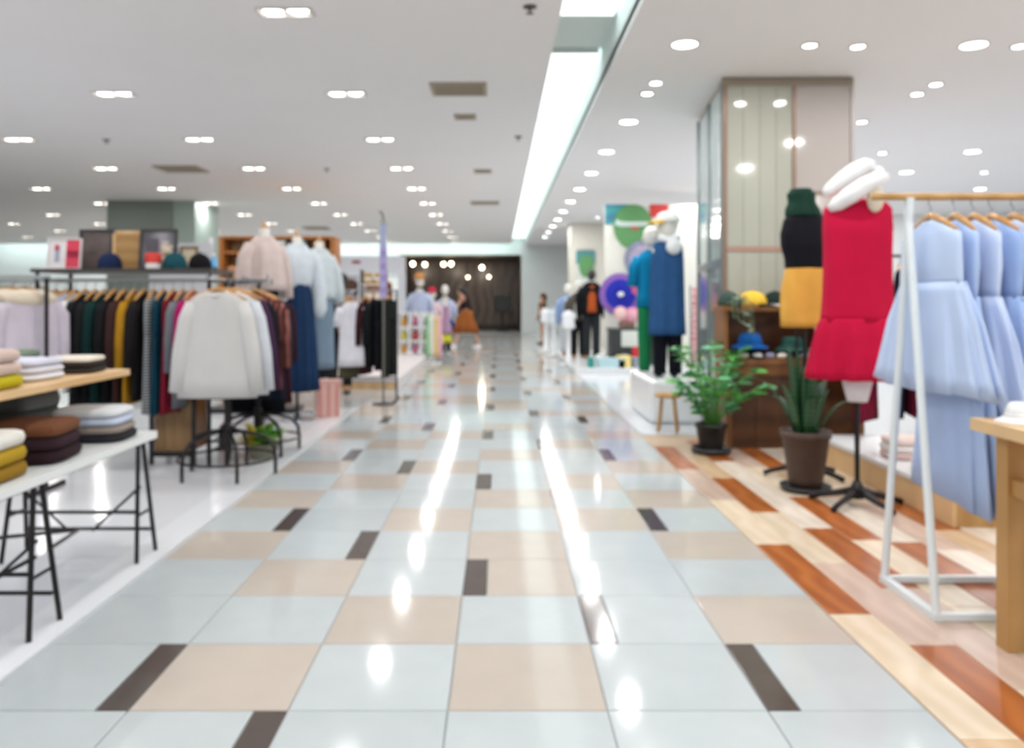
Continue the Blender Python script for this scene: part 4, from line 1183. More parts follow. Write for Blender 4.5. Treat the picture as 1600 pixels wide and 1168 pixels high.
# far-left rail with lavender blouses under wooden hangers
t = thing('clothes_rail', 'black clothes rail behind the display table at the picture edge', 'rack', (-4.45, 5.55, 0.012))
for x in (0, 1.40):
    MB().tube([(x, 0, 0.02), (x, 0, 1.44)], 0.014, 8).build('upright', M_BLACK, t)
    MB().box(x - 0.015, x + 0.015, -0.22, 0.22, 0.0, 0.03).build('foot', M_BLACK, t)
MB().tube([(-0.02, 0, 1.44), (1.42, 0, 1.44)], 0.013, 8).build('rail', M_STEEL, t)
for i, (c, lab) in enumerate((('#d3c9d3', 'lilac white blouse with cream fluffy collar at the picture edge'), ('#b9b7c2', 'grey lilac blouse with cream fluffy collar'), ('#a3a6b2', 'slate grey blouse with cream fluffy collar'), ('#9fa0ab', 'mid grey blouse with cream fluffy collar'), ('#c4bcc9', 'pale mauve blouse with cream fluffy collar'))):
    shirt(lab, (-3.62 + i * 0.115, 5.55, 1.43), PI / 2 - 0.55 + R.uniform(-0.1, 0.1), cloth(c), 0.72, 0.2, 1.1, group='fluffy collared blouses', collar=cloth('#d8cbb8', bump=(40, 0.8)))

# ------------------------------------------------------------------ three display forms behind the pedestal racks
ARMW = [0.052, 0.06, 0.055, 0.05, 0.035]
SK = M_MANNEQUIN
PINK = cloth('#cdbcb8')
t = dress_form('dress_form', 'dress form in dusty pink loose blouse behind the pedestal racks', (-2.34, 8.2, 0.012), 1.0, 2.0, 'disc', parts=(
    ('pink_blouse', PINK, [(1.92, 0.09, 0.07), (1.87, 0.15, 0.085), (1.80, 0.19, 0.12), (1.6, 0.21, 0.15), (1.38, 0.23, 0.17)], 8, 0.06),
    ('dark_skirt', cloth('#1c1d24'), [(1.4, 0.16, 0.11), (1.1, 0.19, 0.13), (0.6, 0.2, 0.14)], 8, 0.05)),
    arms=[('sleeve', PINK, [(s * 0.17, 0, 1.82), (s * 0.24, 0, 1.7), (s * 0.27, -0.01, 1.5), (s * 0.28, -0.03, 1.3)], [0.06, 0.07, 0.075, 0.06]) for s in (-1, 1)])
WSH = cloth('#ccd5de')
t = dress_form('dress_form', 'dress form in pale blue blouse and long navy pleated skirt', (-2.16, 8.8, 0.012), 0.75, 1.96, 'disc', parts=(
    ('pale_blouse', WSH, [(1.88, 0.09, 0.07), (1.82, 0.15, 0.085), (1.77, 0.18, 0.11), (1.6, 0.18, 0.13), (1.42, 0.15, 0.11)], 7, 0.03),
    ('navy_skirt', cloth('#1c3354', noise=(8, 0.1)), [(1.46, 0.13, 0.11), (1.3, 0.165, 0.15), (0.9, 0.19, 0.18), (0.32, 0.22, 0.21)], 14, 0.08)),
    arms=[('sleeve', WSH, [(s * 0.15, 0, 1.8), (s * 0.22, -0.02, 1.66), (s * 0.24, -0.04, 1.4), (s * 0.23, -0.06, 1.18), (s * 0.22, -0.07, 1.1)], [0.06, 0.075, 0.08, 0.085, 0.05]) for s in (-1, 1)])
GT2 = cloth('#c9d3d8')
t = dress_form('dress_form', 'dress form in pale grey top and slate blue straight skirt', (-2.06, 9.42, 0.012), 0.9, 1.95, 'disc', parts=(
    ('pale_top', GT2, [(1.87, 0.09, 0.07), (1.81, 0.15, 0.085), (1.76, 0.18, 0.11), (1.55, 0.19, 0.13), (1.3, 0.21, 0.14)], 7, 0.04),
    ('slate_skirt', cloth('#75899c', noise=(6, 0.06)), [(1.4, 0.14, 0.11), (1.2, 0.17, 0.13), (0.8, 0.18, 0.135), (0.5, 0.19, 0.14)], 8, 0.03),
    ('black_hem', cloth('#1a1a1e'), [(0.52, 0.17, 0.125), (0.40, 0.175, 0.13)], 6, 0.02)),
    arms=[('sleeve', GT2, [(s * 0.15, 0, 1.78), (s * 0.22, -0.02, 1.62), (s * 0.25, -0.03, 1.42), (s * 0.25, -0.05, 1.25)], [0.058, 0.072, 0.075, 0.06]) for s in (-1, 1)])
# dark plinth below them and pink gift box
MB_ = MB().box(-3.3, -2.3, 9.32, 9.7, 0.012, 0.07)
tag(MB_.build('plinth_board', mat('plinth_dark', '#2b2b2e', rough=0.4)), 'low dark plinth board behind the dress forms', 'plinth')
t = thing('gift_box', 'pink striped cardboard box standing on the white platform corner', 'box', (-1.90, 9.1, 0.016), 0.35)
MB().box(-0.125, 0.125, -0.10, 0.10, 0, 0.37).build('body', mat('box_pink', '#cf9a91', rough=0.6, wave=(3.5, '#dcb0a5', 'X', 0.2)), t)
MB().box(-0.13, 0.13, -0.105, 0.105, 0.371, 0.40).build('lid', mat('box_lid', '#d9aaa0', rough=0.6), t)
for x in (-0.09, 0.0, 0.09):
    MB().box(x - 0.005, x + 0.005, -0.103, -0.1005, 0.01, 0.365).build('stripe', mat('box_red', '#c66a6c', rough=0.6), t)

# ------------------------------------------------------------------ white tee rail and lilac banner pole
t = thing('clothes_rail', 'dark clothes rail with white tee and black garments past the pink box', 'rack', (-2.12, 10.6, 0.0))
for x in (0, 0.8):
    MB().tube([(x, 0, 0.0), (x, 0, 1.42)], 0.014, 8).build('upright', M_BLACK, t)
    MB().tube([(x, -0.25, 0.02), (x, 0.25, 0.02)], 0.013, 8).build('foot', M_BLACK, t)
MB().tube([(-0.02, 0, 1.42), (0.82, 0, 1.42)], 0.013, 8).build('rail', M_STEEL, t)
MB().tube([(0, 0, 0.3), (0.8, 0, 0.3)], 0.01, 8).build('lower_bar', M_BLACK, t)
MB().tube([(0.26, 0, 1.42), (0.26, -0.28, 1.38), (0.26, -0.30, 1.41)], 0.01, 8).build('face_out_arm', M_STEEL, t)
GW2 = 'garments on the rail past the pink box'
shirt('white tee shirt on the rail past the pink box', (-1.86, 10.36, 1.36), 0.35, cloth('#e2e1ea'), 0.90, 0.135, 1.25, 'short', 0.05, GW2)
shirt('olive shirt behind the white tee shirt', (-1.93, 10.6, 1.40), 1.2, cloth('#5d5a45'), 1.1, 0.2, 1.1, 'none', 0.05, GW2)
shirt('dark maroon shirt beside the white tee shirt', (-1.72, 10.6, 1.40), 1.4, cloth('#3c1a20'), 1.05, 0.2, 1.1, 'long', 0.05, GW2)
shirt('black jacket beside the dark maroon shirt', (-1.63, 10.6, 1.40), 1.4, cloth('#15171b'), 0.95, 0.2, 1.1, 'long', 0.05, GW2)
trousers('black trousers second from the end of the rail', (-1.52, 10.6, 1.40), 1.3, cloth('#17181d'), 1.0, 0.17, GW2)
trousers('blackish green trousers at the end of the rail', (-1.42, 10.6, 1.40), 1.2, cloth('#1c201d'), 1.08, 0.17, GW2)
t = thing('banner_stand', 'tall grey pole with narrow lilac hanging banner beside the rail', 'sign', (-1.44, 10.25, 0.0))
MB().lathe([(0.14, 0), (0.14, 0.012), (0.03, 0.025)], 20).build('base_plate', M_BLACK, t)
MB().tube([(0, 0, 0.02), (0, 0, 2.32), (-0.02, 0, 2.38), (-0.05, 0, 2.40)], 0.014, 8).build('pole', mat('pole_grey', '#75736c', rough=0.4, metal=0.4), t)
MB().box(-0.045, 0.045, -0.03, -0.024, 1.32, 1.98).build('banner', mat('banner_lilac', '#9c8fc4', rough=0.7, wave=(2, '#b3a8d6', 'Z', 3)), t)
MB().box(-0.04, 0.04, -0.03, -0.024, 1.985, 2.24).build('banner_header', mat('banner_blue', '#a9b4d4', rough=0.7), t)
MB().box(-0.05, 0.05, -0.034, -0.018, 2.24, 2.26).build('clip_bar', M_STEEL, t)

# ------------------------------------------------------------------ timber shelf and white wall units behind
t = thing('timber_shelf', 'orange timber shelf unit behind the dress forms', 'shelf', (-4.85, 14.6, 0.0))
TW = 1.95
OW = mat('orange_timber', '#b9793a', rough=0.5, wave=(2, '#a8662a', 'X', 3))
for x in (0, TW * 0.38, TW):
    MB().box(x - 0.04, x + 0.04, -0.25, 0.25, 0.0, 2.4).build('upright', OW, t)
for z in (0.5, 1.1, 1.65, 2.1, 2.36):
    MB().box(0.04, TW * 0.38 - 0.04, -0.24, 0.24, z, z + 0.05).build('shelf_board', OW, t)
    MB().box(TW * 0.38 + 0.04, TW - 0.04, -0.24, 0.24, z, z + 0.05).build('shelf_board', OW, t)
MB().box(0.04, TW - 0.04, 0.24, 0.25, 0, 2.4).build('back_panel', mat('shelf_back', '#c9a982', rough=0.6), t)
for i, (x, z, c, nm) in enumerate(((0.2, 1.7, '#d9a27a', 'peach'), (0.5, 1.7, '#e0b48a', 'apricot'), (1.0, 2.15, '#dfe6e4', 'white'), (1.35, 2.15, '#b9d6d8', 'aqua'), (1.6, 1.7, '#d5b08a', 'sand'), (0.95, 1.7, '#e3dcd2', 'cream'), (1.7, 2.15, '#a96b3a', 'brown'))):
    folded('%s folded linen on the orange timber shelf' % nm, (-4.85 + x, 14.5, z + 0.002), 0, 0.24, 0.3, 0.18, [cloth(c)], 'folded linen on the timber shelf', layers=3)
t = thing('slat_wall', 'white slatted display wall behind the black shelf rack', 'display wall', (-5.6, 13.2, 0))
for q in range(12):
    MB().box(0.0, 1.0, -0.02, 0.02, 0.3 + q * 0.16, 0.3 + q * 0.16 + 0.145).build('slat', mat('slat_white', '#c3c4cb', rough=0.5), t)
MB().box(0.0, 0.06, 0.02, 0.06, 0, 2.3).box(0.94, 1.0, 0.02, 0.06, 0, 2.3).build('frame', M_WHITE_GLOSS, t)
MB().box(-0.05, 1.05, -0.3, 0.06, 0, 0.1).build('base', M_WHITE_GLOSS, t)
t = thing('white_booth', 'white shop booth with dark red lettered fascia far behind the banner pole', 'booth', (-5.75, 24.5, 0))
MB().box(0, 2.95, 0, 0.1, 2.05, 2.6).build('fascia', mat('booth_white', '#dde0ea', rough=0.5), t)
for x0, x1 in ((0.55, 1.0), (1.38, 1.62)):
    MB().box(x0, x1, -0.02, 0, 2.38, 2.46).build('lettering', mat('booth_red', '#8c2438', rough=0.5), t)
for x in (0, 1.55, 2.75):
    MB().box(x, x + 0.2, 0.0, 0.2, 0, 2.05).build('post', mat('booth_post', '#d5d9e2', rough=0.5), t)
MB().box(0, 1.75, 0.9, 1.0, 0, 2.05).build('back_panel', mat('booth_back', '#b9bfd2', rough=0.6), t)
for i, (x, c, w) in enumerate(((0.45, '#c4c4c4', 0.28), (0.95, '#b5a59c', 0.2), (1.25, '#5b4640', 0.16), (2.1, '#8b5a2e', 0.3))):
    o = shirt(('grey', 'taupe', 'dark brown', 'tan')[i] + ' jumper hanging in the white booth', (-5.75 + x, 25.0, 2.0), 0.1, cloth(c), 1.2, w, 1.1, group='jumpers in the white booth')
MBr = thing('booth_rail', 'steel rail across the white booth', 'rail', (-5.75, 25.0, 2.02))
MB().tube([(0.0, 0, 0), (2.9, 0, 0)], 0.015, 8).build('rail', M_STEEL, MBr)
for x in (0.1, 2.8):
    MB().tube([(x, 0, 0), (x, 0, -2.02)], 0.015, 8).build('upright', M_STEEL, MBr)

# clutter racks far left
for r_i, (x0, y0, cols, lab) in enumerate(((-9.2, 13.5, ('#6b5560', '#2b2a30', '#b9c4c4', '#4a3036', '#8fa39c', '#c9b9a6', '#3a2a3d', '#a7bdb8'), 'far rack near the wide air vent'), (-12.5, 19.0, ('#3b3340', '#8c6f60', '#d0d4d4', '#5b3040', '#2f3238', '#a9c0bb'), 'farthest rack beneath the glowing trough'))):
    t = thing('clothes_rail', 'steel clothes rail, the %s' % lab, 'rack', (x0, y0, 0))
    n = len(cols)
    W = n * 0.22
    for x in (0, W):
        MB().tube([(x, 0, 0), (x, 0, 1.6)], 0.015, 8).build('upright', M_STEEL, t)
        MB().box(x - 0.02, x + 0.02, -0.25, 0.25, 0, 0.03).build('foot', M_STEEL, t)
    MB().tube([(0, 0, 1.6), (W, 0, 1.6)], 0.014, 8).build('rail', M_STEEL, t)
    for i, c in enumerate(cols):
        shirt('garment %s on the %s' % (ORD[i], lab), (x0 + 0.11 + i * 0.22, y0, 1.58), PI / 2 - 0.6, cloth(c), 0.9, 0.22, 1.1, group='garments on the %s' % lab)

# ------------------------------------------------------------------ children's corner, left of the aisle end
t = thing('low_platform', 'white platform with wooden front under the toy shelf', 'platform', (-2.85, 12.0, 0.0))
MB().box(0, 1.37, 0.02, 6.6, 0.0, 0.13).build('body', mat('kids_platform', '#dcd9dc', rough=0.3), t)
MB().box(0, 1.37, 0, 0.02, 0.0, 0.09).build('front_board', M_WOOD_PALE, t)
MB().box(-0.01, 1.38, -0.01, 6.61, 0.131, 0.16).build('top', mat('kids_platform_top', '#e9e3e6', rough=0.3), t)
t = thing('toy_shelf', 'white lattice toy shelf beside the straw hat mannequin', 'shelf', (-2.32, 17.0, 0.16))
SW = 0.95
for q in range(5):
    MB().box(q * SW / 4 - 0.02, q * SW / 4 + 0.02, -0.15, 0.15, 0, 0.88).build('upright', M_WHITE_GLOSS, t)
for z in (0.0, 0.28, 0.56, 0.86):
    MB().box(0.0, SW, -0.16, 0.16, z, z + 0.03).build('shelf_board', M_WHITE_GLOSS, t)
COLS = ('#c97a35', '#7a4f8c', '#c94a4a', '#e0a63a', '#4a7fae', '#8c5a3a', '#c96f9a', '#d9d04a')
for i in range(12):
    q, l = i % 4, i // 4
    nm = ('orange', 'purple', 'red', 'amber', 'blue', 'brown', 'pink', 'yellow')[(i * 3) % 8]
    t = thing('toy_figure', '%s toy figure on the %s board of the lattice toy shelf, %s cell' % (nm, ORD[l], ORD[q]), 'toy', (-2.32 + (q + 0.5) * SW / 4, 16.95, 0.16 + (0.032, 0.312, 0.592)[l]), 0, 'toys on the lattice shelf')
    m = cloth(COLS[(i * 3) % 8])
    MB().ball((0, 0, 0.07), (0.06, 0.05, 0.07), 10, 7).build('body', m, t, True)
    MB().ball((0, 0, 0.17), 0.045, 10, 7).build('head', m, t, True)
t = thing('toy_tower', 'dark shelf tower with amber packets behind the banner pole', 'shelf', (-2.52, 15.2, 0.16))
for z in (0, 0.35, 0.7, 1.05, 1.4, 1.68):
    MB().box(0, 0.42, -0.15, 0.15, z, z + 0.025).build('shelf_board', M_WHITE_GLOSS, t)
for x in (-0.02, 0.42):
    MB().box(x, x + 0.02, -0.15, 0.15, 0, 1.7).build('side_panel', mat('tower_dark', '#3a3634', rough=0.5), t)
for i in range(10):
    q, l = i % 2, i // 2
    c = ('#c98f35', '#d9b08a', '#b9772b', '#e6dccb', '#c9a03a')[l]
    t = thing('packet', ('amber', 'peach', 'ochre', 'cream', 'golden')[l] + ' packet on the shelf tower, %s of its pair' % ORD[q], 'packet', (-2.52 + 0.11 + q * 0.2, 15.15, 0.186 + 0.35 * l), 0, 'packets on the shelf tower')
    MB().box(-0.075, 0.075, -0.05, 0.05, 0, 0.2).build('carton', mat('packet_%d' % l, c, rough=0.5), t)
    MB().box(-0.06, 0.06, -0.053, -0.05, 0.06, 0.13).build('paper_band', M_WHITE_GLOSS, t)


def child_form(name, label, loc, H, hat=None, hat_m=None, top_m=None, skirt=None, face=-PI / 2, sleeves=True, legs=None):
    """small full figure mannequin, H = full height"""
    s = H / 1.2
    t = thing(name, label, 'mannequin', loc)
    b = MB()
    drape([(0.55 * s, 0.10 * s, 0.075 * s), (0.7 * s, 0.09 * s, 0.07 * s), (0.86 * s, 0.12 * s, 0.075 * s), (0.9 * s, 0.06 * s, 0.05 * s), (0.96 * s, 0.04 * s, 0.04 * s)], 0, 5).build('torso', M_MANNEQUIN, t, True)
    h = head(t, 1.07 * s, M_MANNEQUIN, face=face, neck=False)
    for q in (-1, 1):
        MB().tube([(q * 0.055 * s, 0, 0.6 * s), (q * 0.06 * s, 0, 0.3 * s), (q * 0.06 * s, 0, 0.04)], [0.055 * s, 0.045 * s, 0.03 * s], 10).build('leg', legs or M_MANNEQUIN, t, True)
        MB().ball((q * 0.06 * s, -0.03, 0.03), (0.035 * s, 0.075 * s, 0.03)).build('shoe', M_WHITE_GLOSS, t, True)
        MB().tube([(q * 0.11 * s, 0, 0.85 * s), (q * 0.15 * s, -0.01, 0.7 * s), (q * 0.15 * s, -0.04, 0.53 * s)], [0.035 * s, 0.03 * s, 0.022 * s], 10).build('arm', M_MANNEQUIN, t, True)
        if sleeves and top_m:
            MB().tube([(q * 0.09 * s, 0, 0.87 * s), (q * 0.15 * s, 0, 0.78 * s), (q * 0.165 * s, -0.02, 0.62 * s)], [0.045 * s, 0.052 * s, 0.05 * s], 10).build('sleeve', top_m, t, True)
    if top_m:
        drape([(0.92 * s, 0.055 * s, 0.05 * s), (0.89 * s, 0.11 * s, 0.075 * s), (0.8 * s, 0.13 * s, 0.09 * s), (0.58 * s, 0.14 * s, 0.10 * s)], 0.03, 7).build('top', top_m, t, True)
    if skirt:
        drape([(0.66 * s, 0.115 * s, 0.09 * s), (0.5 * s, 0.16 * s, 0.12 * s), (skirt[1] * s, skirt[2] * s, 0.15 * s)], 0.07, 9).build('skirt', skirt[0], t, True)
    if hat == 'straw':
        MB().lathe([(0.11, 0.0), (0.105, 0.06), (0.07, 0.10), (0.01, 0.11)], 20, (0, 0, 1.12 * s)).build('hat', hat_m, t, True)
        MB().lathe([(0.16, -0.01), (0.165, -0.004), (0.1, 0.008), (0.09, 0.0)], 20, (0, 0, 1.12 * s)).build('hat_brim', hat_m, t, True)
    elif hat == 'cap':
        cap(t, 1.11 * s, hat_m, hat_m, face, 0.09)
    return t


CHECK = mat('check_cloth', '#8fa5cf', rough=0.9, wave=(9, '#d0d8ea', 'X', 1), noise=(20, 0.15))
child_form('child_mannequin', 'child mannequin in straw hat, blue checked shirt and white skirt', (-1.70, 17.6, 0.16), 1.72, 'straw', cloth('#c98f55'), CHECK, (cloth('#e3e2e6'), 0.3, 0.2), face=-0.6)
child_form('child_mannequin', 'child mannequin with red cap and pink striped dress', (-1.50, 18.4, 0.16), 1.42, 'cap', cloth('#c42f48'), cloth('#d9c0c8'), (mat('candy_stripe', '#e58fb0', rough=0.9, wave=(5, '#efe6a8', 'X', 1)), 0.12, 0.2))
child_form('child_mannequin', 'child mannequin in white top and navy shorts next to the walking woman', (-1.30, 19.8, 0.0), 1.72, None, None, cloth('#b9c0da'), (cloth('#1f2a7a'), 0.45, 0.15), legs=cloth('#16161c'))
t = dress_form('dress_form', 'low child form in colourful patterned dress in front of the walking woman', (-1.28, 19.3, 0.0), 0, 1.28, 'disc', k=0.75, parts=(
    ('patterned_dress', mat('pattern_cloth', '#7fb0bb', rough=0.9, wave=(8, '#c94a8c', 'X', 8), noise=(25, 0.4)), [(1.16, 0.07, 0.05), (1.1, 0.13, 0.08), (0.8, 0.12, 0.09), (0.5, 0.18, 0.13)], 9, 0.06),
    ('yellow_underskirt', cloth('#cfcf3a'), [(0.52, 0.14, 0.1), (0.3, 0.17, 0.12)], 8, 0.05)))
rb = thing('scarf_stand', 'white stand hung with green, white and yellow striped scarves', 'stand', (-1.33, 16.8, 0.0))
MB().box(-0.16, 0.16, -0.1, 0.1, 0, 0.03).build('base', M_WHITE_GLOSS, rb)
MB().tube([(0, 0.03, 0.03), (0, 0.03, 0.95)], 0.015, 8).build('pole', M_WHITE_GLOSS, rb)
MB().tube([(-0.17, 0.03, 0.95), (0.17, 0.03, 0.95)], 0.012, 8).build('cross_bar', M_WHITE_GLOSS, rb)
for i, c in enumerate(('#8fd09a', '#e9e6e2', '#e6d08a', '#e7b3c4')):
    drape([(0.97, 0.03, 0.02, -0.13 + i * 0.085, 0.0), (0.6, 0.036, 0.016, -0.13 + i * 0.085, -0.005), (0.12, 0.04, 0.016, -0.13 + i * 0.085, 0)], 0.08, 5, n=20).build('scarf', cloth(c), rb, True)

# ------------------------------------------------------------------ people
def skin_figure(name, joints, edges, m, parent):
    """one continuous body grown around a joint skeleton"""
    me = bpy.data.meshes.new(name)
    bm = bmesh.new()
    lay = bm.verts.layers.skin.verify()
    vs = {}
    for k, (co, r) in joints.items():
        v = bm.verts.new(co)
        v[lay].radius = (r, r) if not isinstance(r, tuple) else r
        v[lay].use_root = (k == 'pelvis')
        vs[k] = v
    for a, c in edges:
        bm.edges.new((vs[a], vs[c]))
    bm.to_mesh(me)
    bm.free()
    me.materials.append(m)
    o = bpy.data.objects.new(name, me)
    COL.objects.link(o)
    o.parent = parent
    sk = o.modifiers.new('skin', 'SKIN')
    sk.use_smooth_shade = True
    sb = o.modifiers.new('smooth', 'SUBSURF')
    sb.levels = 1
    sb.render_levels = 2
    return o


def person_joints(P):
    """P holds the main joints; adds head, hands with five fingers and feet"""
    J, E = {}, []
    def add(k, co, r, to=None):
        J[k] = (Vector(co), r)
        if to:
            E.append((to, k))
    add('pelvis', P['pelvis'], 0.13)
    add('waist', P['waist'], 0.105, 'pelvis')
    add('chest', P['chest'], (0.14, 0.11), 'waist')
    add('neck', P['neck'], 0.05, 'chest')
    hd = Vector(P['head'])
    f = Vector(P['face']).normalized()
    add('jaw', hd - Vector((0, 0, 0.07)) + f * 0.01, 0.062, 'neck')
    add('skull', hd, 0.085, 'jaw')
    add('crown', hd + Vector((0, 0, 0.075)), 0.06, 'skull')
    add('nose', hd + f * 0.105 - Vector((0, 0, 0.02)), 0.012, 'skull')
    for s in ('l', 'r'):
        add('shoulder_' + s, P['shoulder_' + s], 0.055, 'chest')
        add('elbow_' + s, P['elbow_' + s], 0.038, 'shoulder_' + s)
        add('wrist_' + s, P['wrist_' + s], 0.026, 'elbow_' + s)
        w, e = Vector(P['wrist_' + s]), Vector(P['elbow_' + s])
        d = (w - e).normalized()
        sd = d.cross(Vector((0, 0, 1)))
        sd = sd.normalized() if sd.length > 0.1 else Vector((1, 0, 0))
        add('palm_' + s, w + d * 0.06, (0.034, 0.018), 'wrist_' + s)
        for q, (o_, L) in enumerate(((-0.03, 0.055), (-0.01, 0.068), (0.01, 0.075), (0.03, 0.066))):
            add('finger_%s%d' % (s, q), w + d * (0.085 + L * 0.5) + sd * o_ - Vector((0, 0, 0.004)), 0.009, 'palm_' + s)
            add('tip_%s%d' % (s, q), w + d * (0.085 + L) + sd * o_ * 1.1 - Vector((0, 0, 0.014)), 0.008, 'finger_%s%d' % (s, q))
        add('thumb_' + s, w + d * 0.06 + sd * 0.055 + Vector((0, 0, 0.01)), 0.01, 'palm_' + s)
        add('hip_' + s, P['hip_' + s], 0.09, 'pelvis')
        add('knee_' + s, P['knee_' + s], 0.058, 'hip_' + s)
        add('ankle_' + s, P['ankle_' + s], 0.036, 'knee_' + s)
        add('toe_' + s, P['toe_' + s], 0.03, 'ankle_' + s)
    return J, E


M_SKIN = mat('skin', '#d6a78c', rough=0.55)
M_SKIN_DARK = mat('skin_tan', '#b98564', rough=0.55)
M_HAIR = mat('hair_dark', '#20191b', rough=0.5)
M_HAIR_BROWN = mat('hair_brown', '#4a3228', rough=0.5)


def finish_face(t, P):
    f = Vector(P['face']).normalized()
    sd = Vector((-f.y, f.x, 0))
    hd = Vector(P['head'])
    b = MB()
    for s in (-1, 1):
        b.ball(hd + f * 0.085 + sd * s * 0.033, 0.012, 8, 5)
    b.build('eye', mat('eye_dark', '#1c1614', rough=0.2), t)
    MB().ball(hd + f * 0.085 - Vector((0, 0, 0.062)), (0.02, 0.02, 0.007), 8, 5).build('mouth', mat('lips', '#a85b52', rough=0.5), t)


def shoe(t, ankle, toe, m, sole):
    a, c = Vector(ankle), Vector(toe)
    d = (c - a)
    d.z = 0
    d.normalize()
    heel = Vector((a.x, a.y, 0)) - d * 0.05
    n = 7
    rg = []
    sd = Vector((-d.y, d.x, 0))
    for i in range(n):
        u = i / (n - 1)
        p = heel + d * 0.25 * u
        w = 0.036 + 0.012 * math.sin(PI * u)
        h = (0.085 - 0.05 * u) if 0 < u < 1 else (0.06 if u == 0 else 0.025)
        z0 = min(a.z, c.z) - 0.05
        z0 = max(z0, 0.0)
        rg.append([p - sd * w + Vector((0, 0, z0)), p + sd * w + Vector((0, 0, z0)), p + sd * w * 0.8 + Vector((0, 0, z0 + h)), p - sd * w * 0.8 + Vector((0, 0, z0 + h))])
    o = MB().rings(rg).build('shoe', m, t, True)
    MB().rings([[q + Vector((0, 0, 0.0)) for q in (r[0], r[1], r[1] + Vector((0, 0, 0.022)), r[0] + Vector((0, 0, 0.022)))] for r in [[p * 1.0 for p in r] for r in rg]]).build('sole', sole, o)


# woman striding towards the children's corner, bent forward, arm reaching out
W = dict(pelvis=(0.06, 0, 0.95), waist=(0.03, 0, 1.08), chest=(-0.03, 0, 1.26), neck=(-0.08, 0, 1.42), head=(-0.12, 0, 1.54), face=(-1, -0.15, -0.25),
         shoulder_l=(-0.07, -0.16, 1.35), elbow_l=(-0.22, -0.19, 1.12), wrist_l=(-0.44, -0.16, 1.0), shoulder_r=(-0.05, 0.16, 1.35), elbow_r=(-0.22, 0.22, 1.13), wrist_r=(-0.43, 0.18, 1.03),
         hip_l=(0.06, -0.09, 0.9), knee_l=(-0.15, -0.09, 0.55), ankle_l=(-0.28, -0.09, 0.1), toe_l=(-0.42, -0.09, 0.04), hip_r=(0.06, 0.09, 0.9), knee_r=(0.18, 0.09, 0.5), ankle_r=(0.38, 0.09, 0.13), toe_r=(0.26, 0.09, 0.04))
t = thing('person', 'person with dark long hair and orange brown skirt striding, arms reaching out', 'person', (-0.93, 22.6, 0.0))
J, E = person_joints(W)
skin_figure('body', J, E, M_SKIN, t)
finish_face(t, W)
MB().ball((-0.095, 0, 1.565), (0.105, 0.098, 0.105)).tube([(-0.05, 0, 1.6), (0.0, 0, 1.48), (0.02, -0.02, 1.33), (0.03, -0.03, 1.2)], [0.08, 0.085, 0.075, 0.03], 12).build('hair', M_HAIR, t, True)
MB().tube([(-0.08, 0, 1.41), (-0.06, 0, 1.33), (-0.03, 0, 1.24), (0.03, 0, 1.08), (0.06, 0, 0.98)], [0.09, 0.165, 0.165, 0.14, 0.15], 16, flat=0.85).build('blouse', cloth('#2a2024'), t, True)
for s, q in ((-1, 'l'), (1, 'r')):
    a, c = Vector(W['shoulder_' + q]), Vector(W['elbow_' + q])
    MB().tube([a + Vector((0.03, -s * 0.03, 0.03)), a, a.lerp(c, 0.45)], [0.06, 0.07, 0.062], 12).build('sleeve', cloth('#b98a78'), t, True)
MB().rings([ring(1.02, 0.14, 0.14, 40, 0, 7, 0, 0.05), ring(0.85, 0.21, 0.2, 40, 0.03, 9, 0, 0.0), ring(0.62, 0.29, 0.23, 40, 0.05, 9, 0, 0.01), ring(0.40, 0.35, 0.25, 40, 0.07, 9, 0, 0.02)]).build('skirt', cloth('#96582c', noise=(6, 0.1)), t, True)
for q in ('l', 'r'):
    shoe(t, W['ankle_' + q], W['toe_' + q], mat('sneaker', '#dfe3ea', rough=0.5), mat('sneaker_sole', '#eef0f2', rough=0.5))

# slim person by the grey wall
C = dict(pelvis=(0, 0, 0.83), waist=(0, 0, 0.95), chest=(0, 0, 1.12), neck=(0.0, 0, 1.27), head=(0.0, 0, 1.39), face=(-1, -0.5, -0.1),
         shoulder_l=(-0.03, -0.13, 1.2), elbow_l=(-0.05, -0.17, 0.98), wrist_l=(-0.14, -0.15, 0.82), shoulder_r=(0.03, 0.13, 1.2), elbow_r=(0.06, 0.17, 0.98), wrist_r=(0.0, 0.18, 0.78),
         hip_l=(-0.02, -0.075, 0.8), knee_l=(-0.03, -0.08, 0.45), ankle_l=(-0.0, -0.085, 0.1), toe_l=(-0.13, -0.12, 0.04), hip_r=(0.02, 0.075, 0.8), knee_r=(0.03, 0.08, 0.45), ankle_r=(0.05, 0.085, 0.1), toe_r=(-0.08, 0.05, 0.04))
t = thing('person', 'slim person in dark top, olive shorts and black shoes before the grey wall', 'person', (1.28, 24.3, 0.0))
J, E = person_joints(C)
skin_figure('body', J, E, M_SKIN_DARK, t)
finish_face(t, C)
MB().ball((0.02, 0.01, 1.42), (0.1, 0.098, 0.095)).tube([(0.05, 0.02, 1.42), (0.08, 0.03, 1.32), (0.075, 0.03, 1.22)], [0.07, 0.065, 0.03], 12).build('hair', M_HAIR_BROWN, t, True)
MB().rings([ring(1.25, 0.07, 0.06, 28), ring(1.2, 0.12, 0.15, 28), ring(1.05, 0.125, 0.16, 28), ring(0.88, 0.13, 0.16, 28)]).build('top', cloth('#6d5448'), t, True)
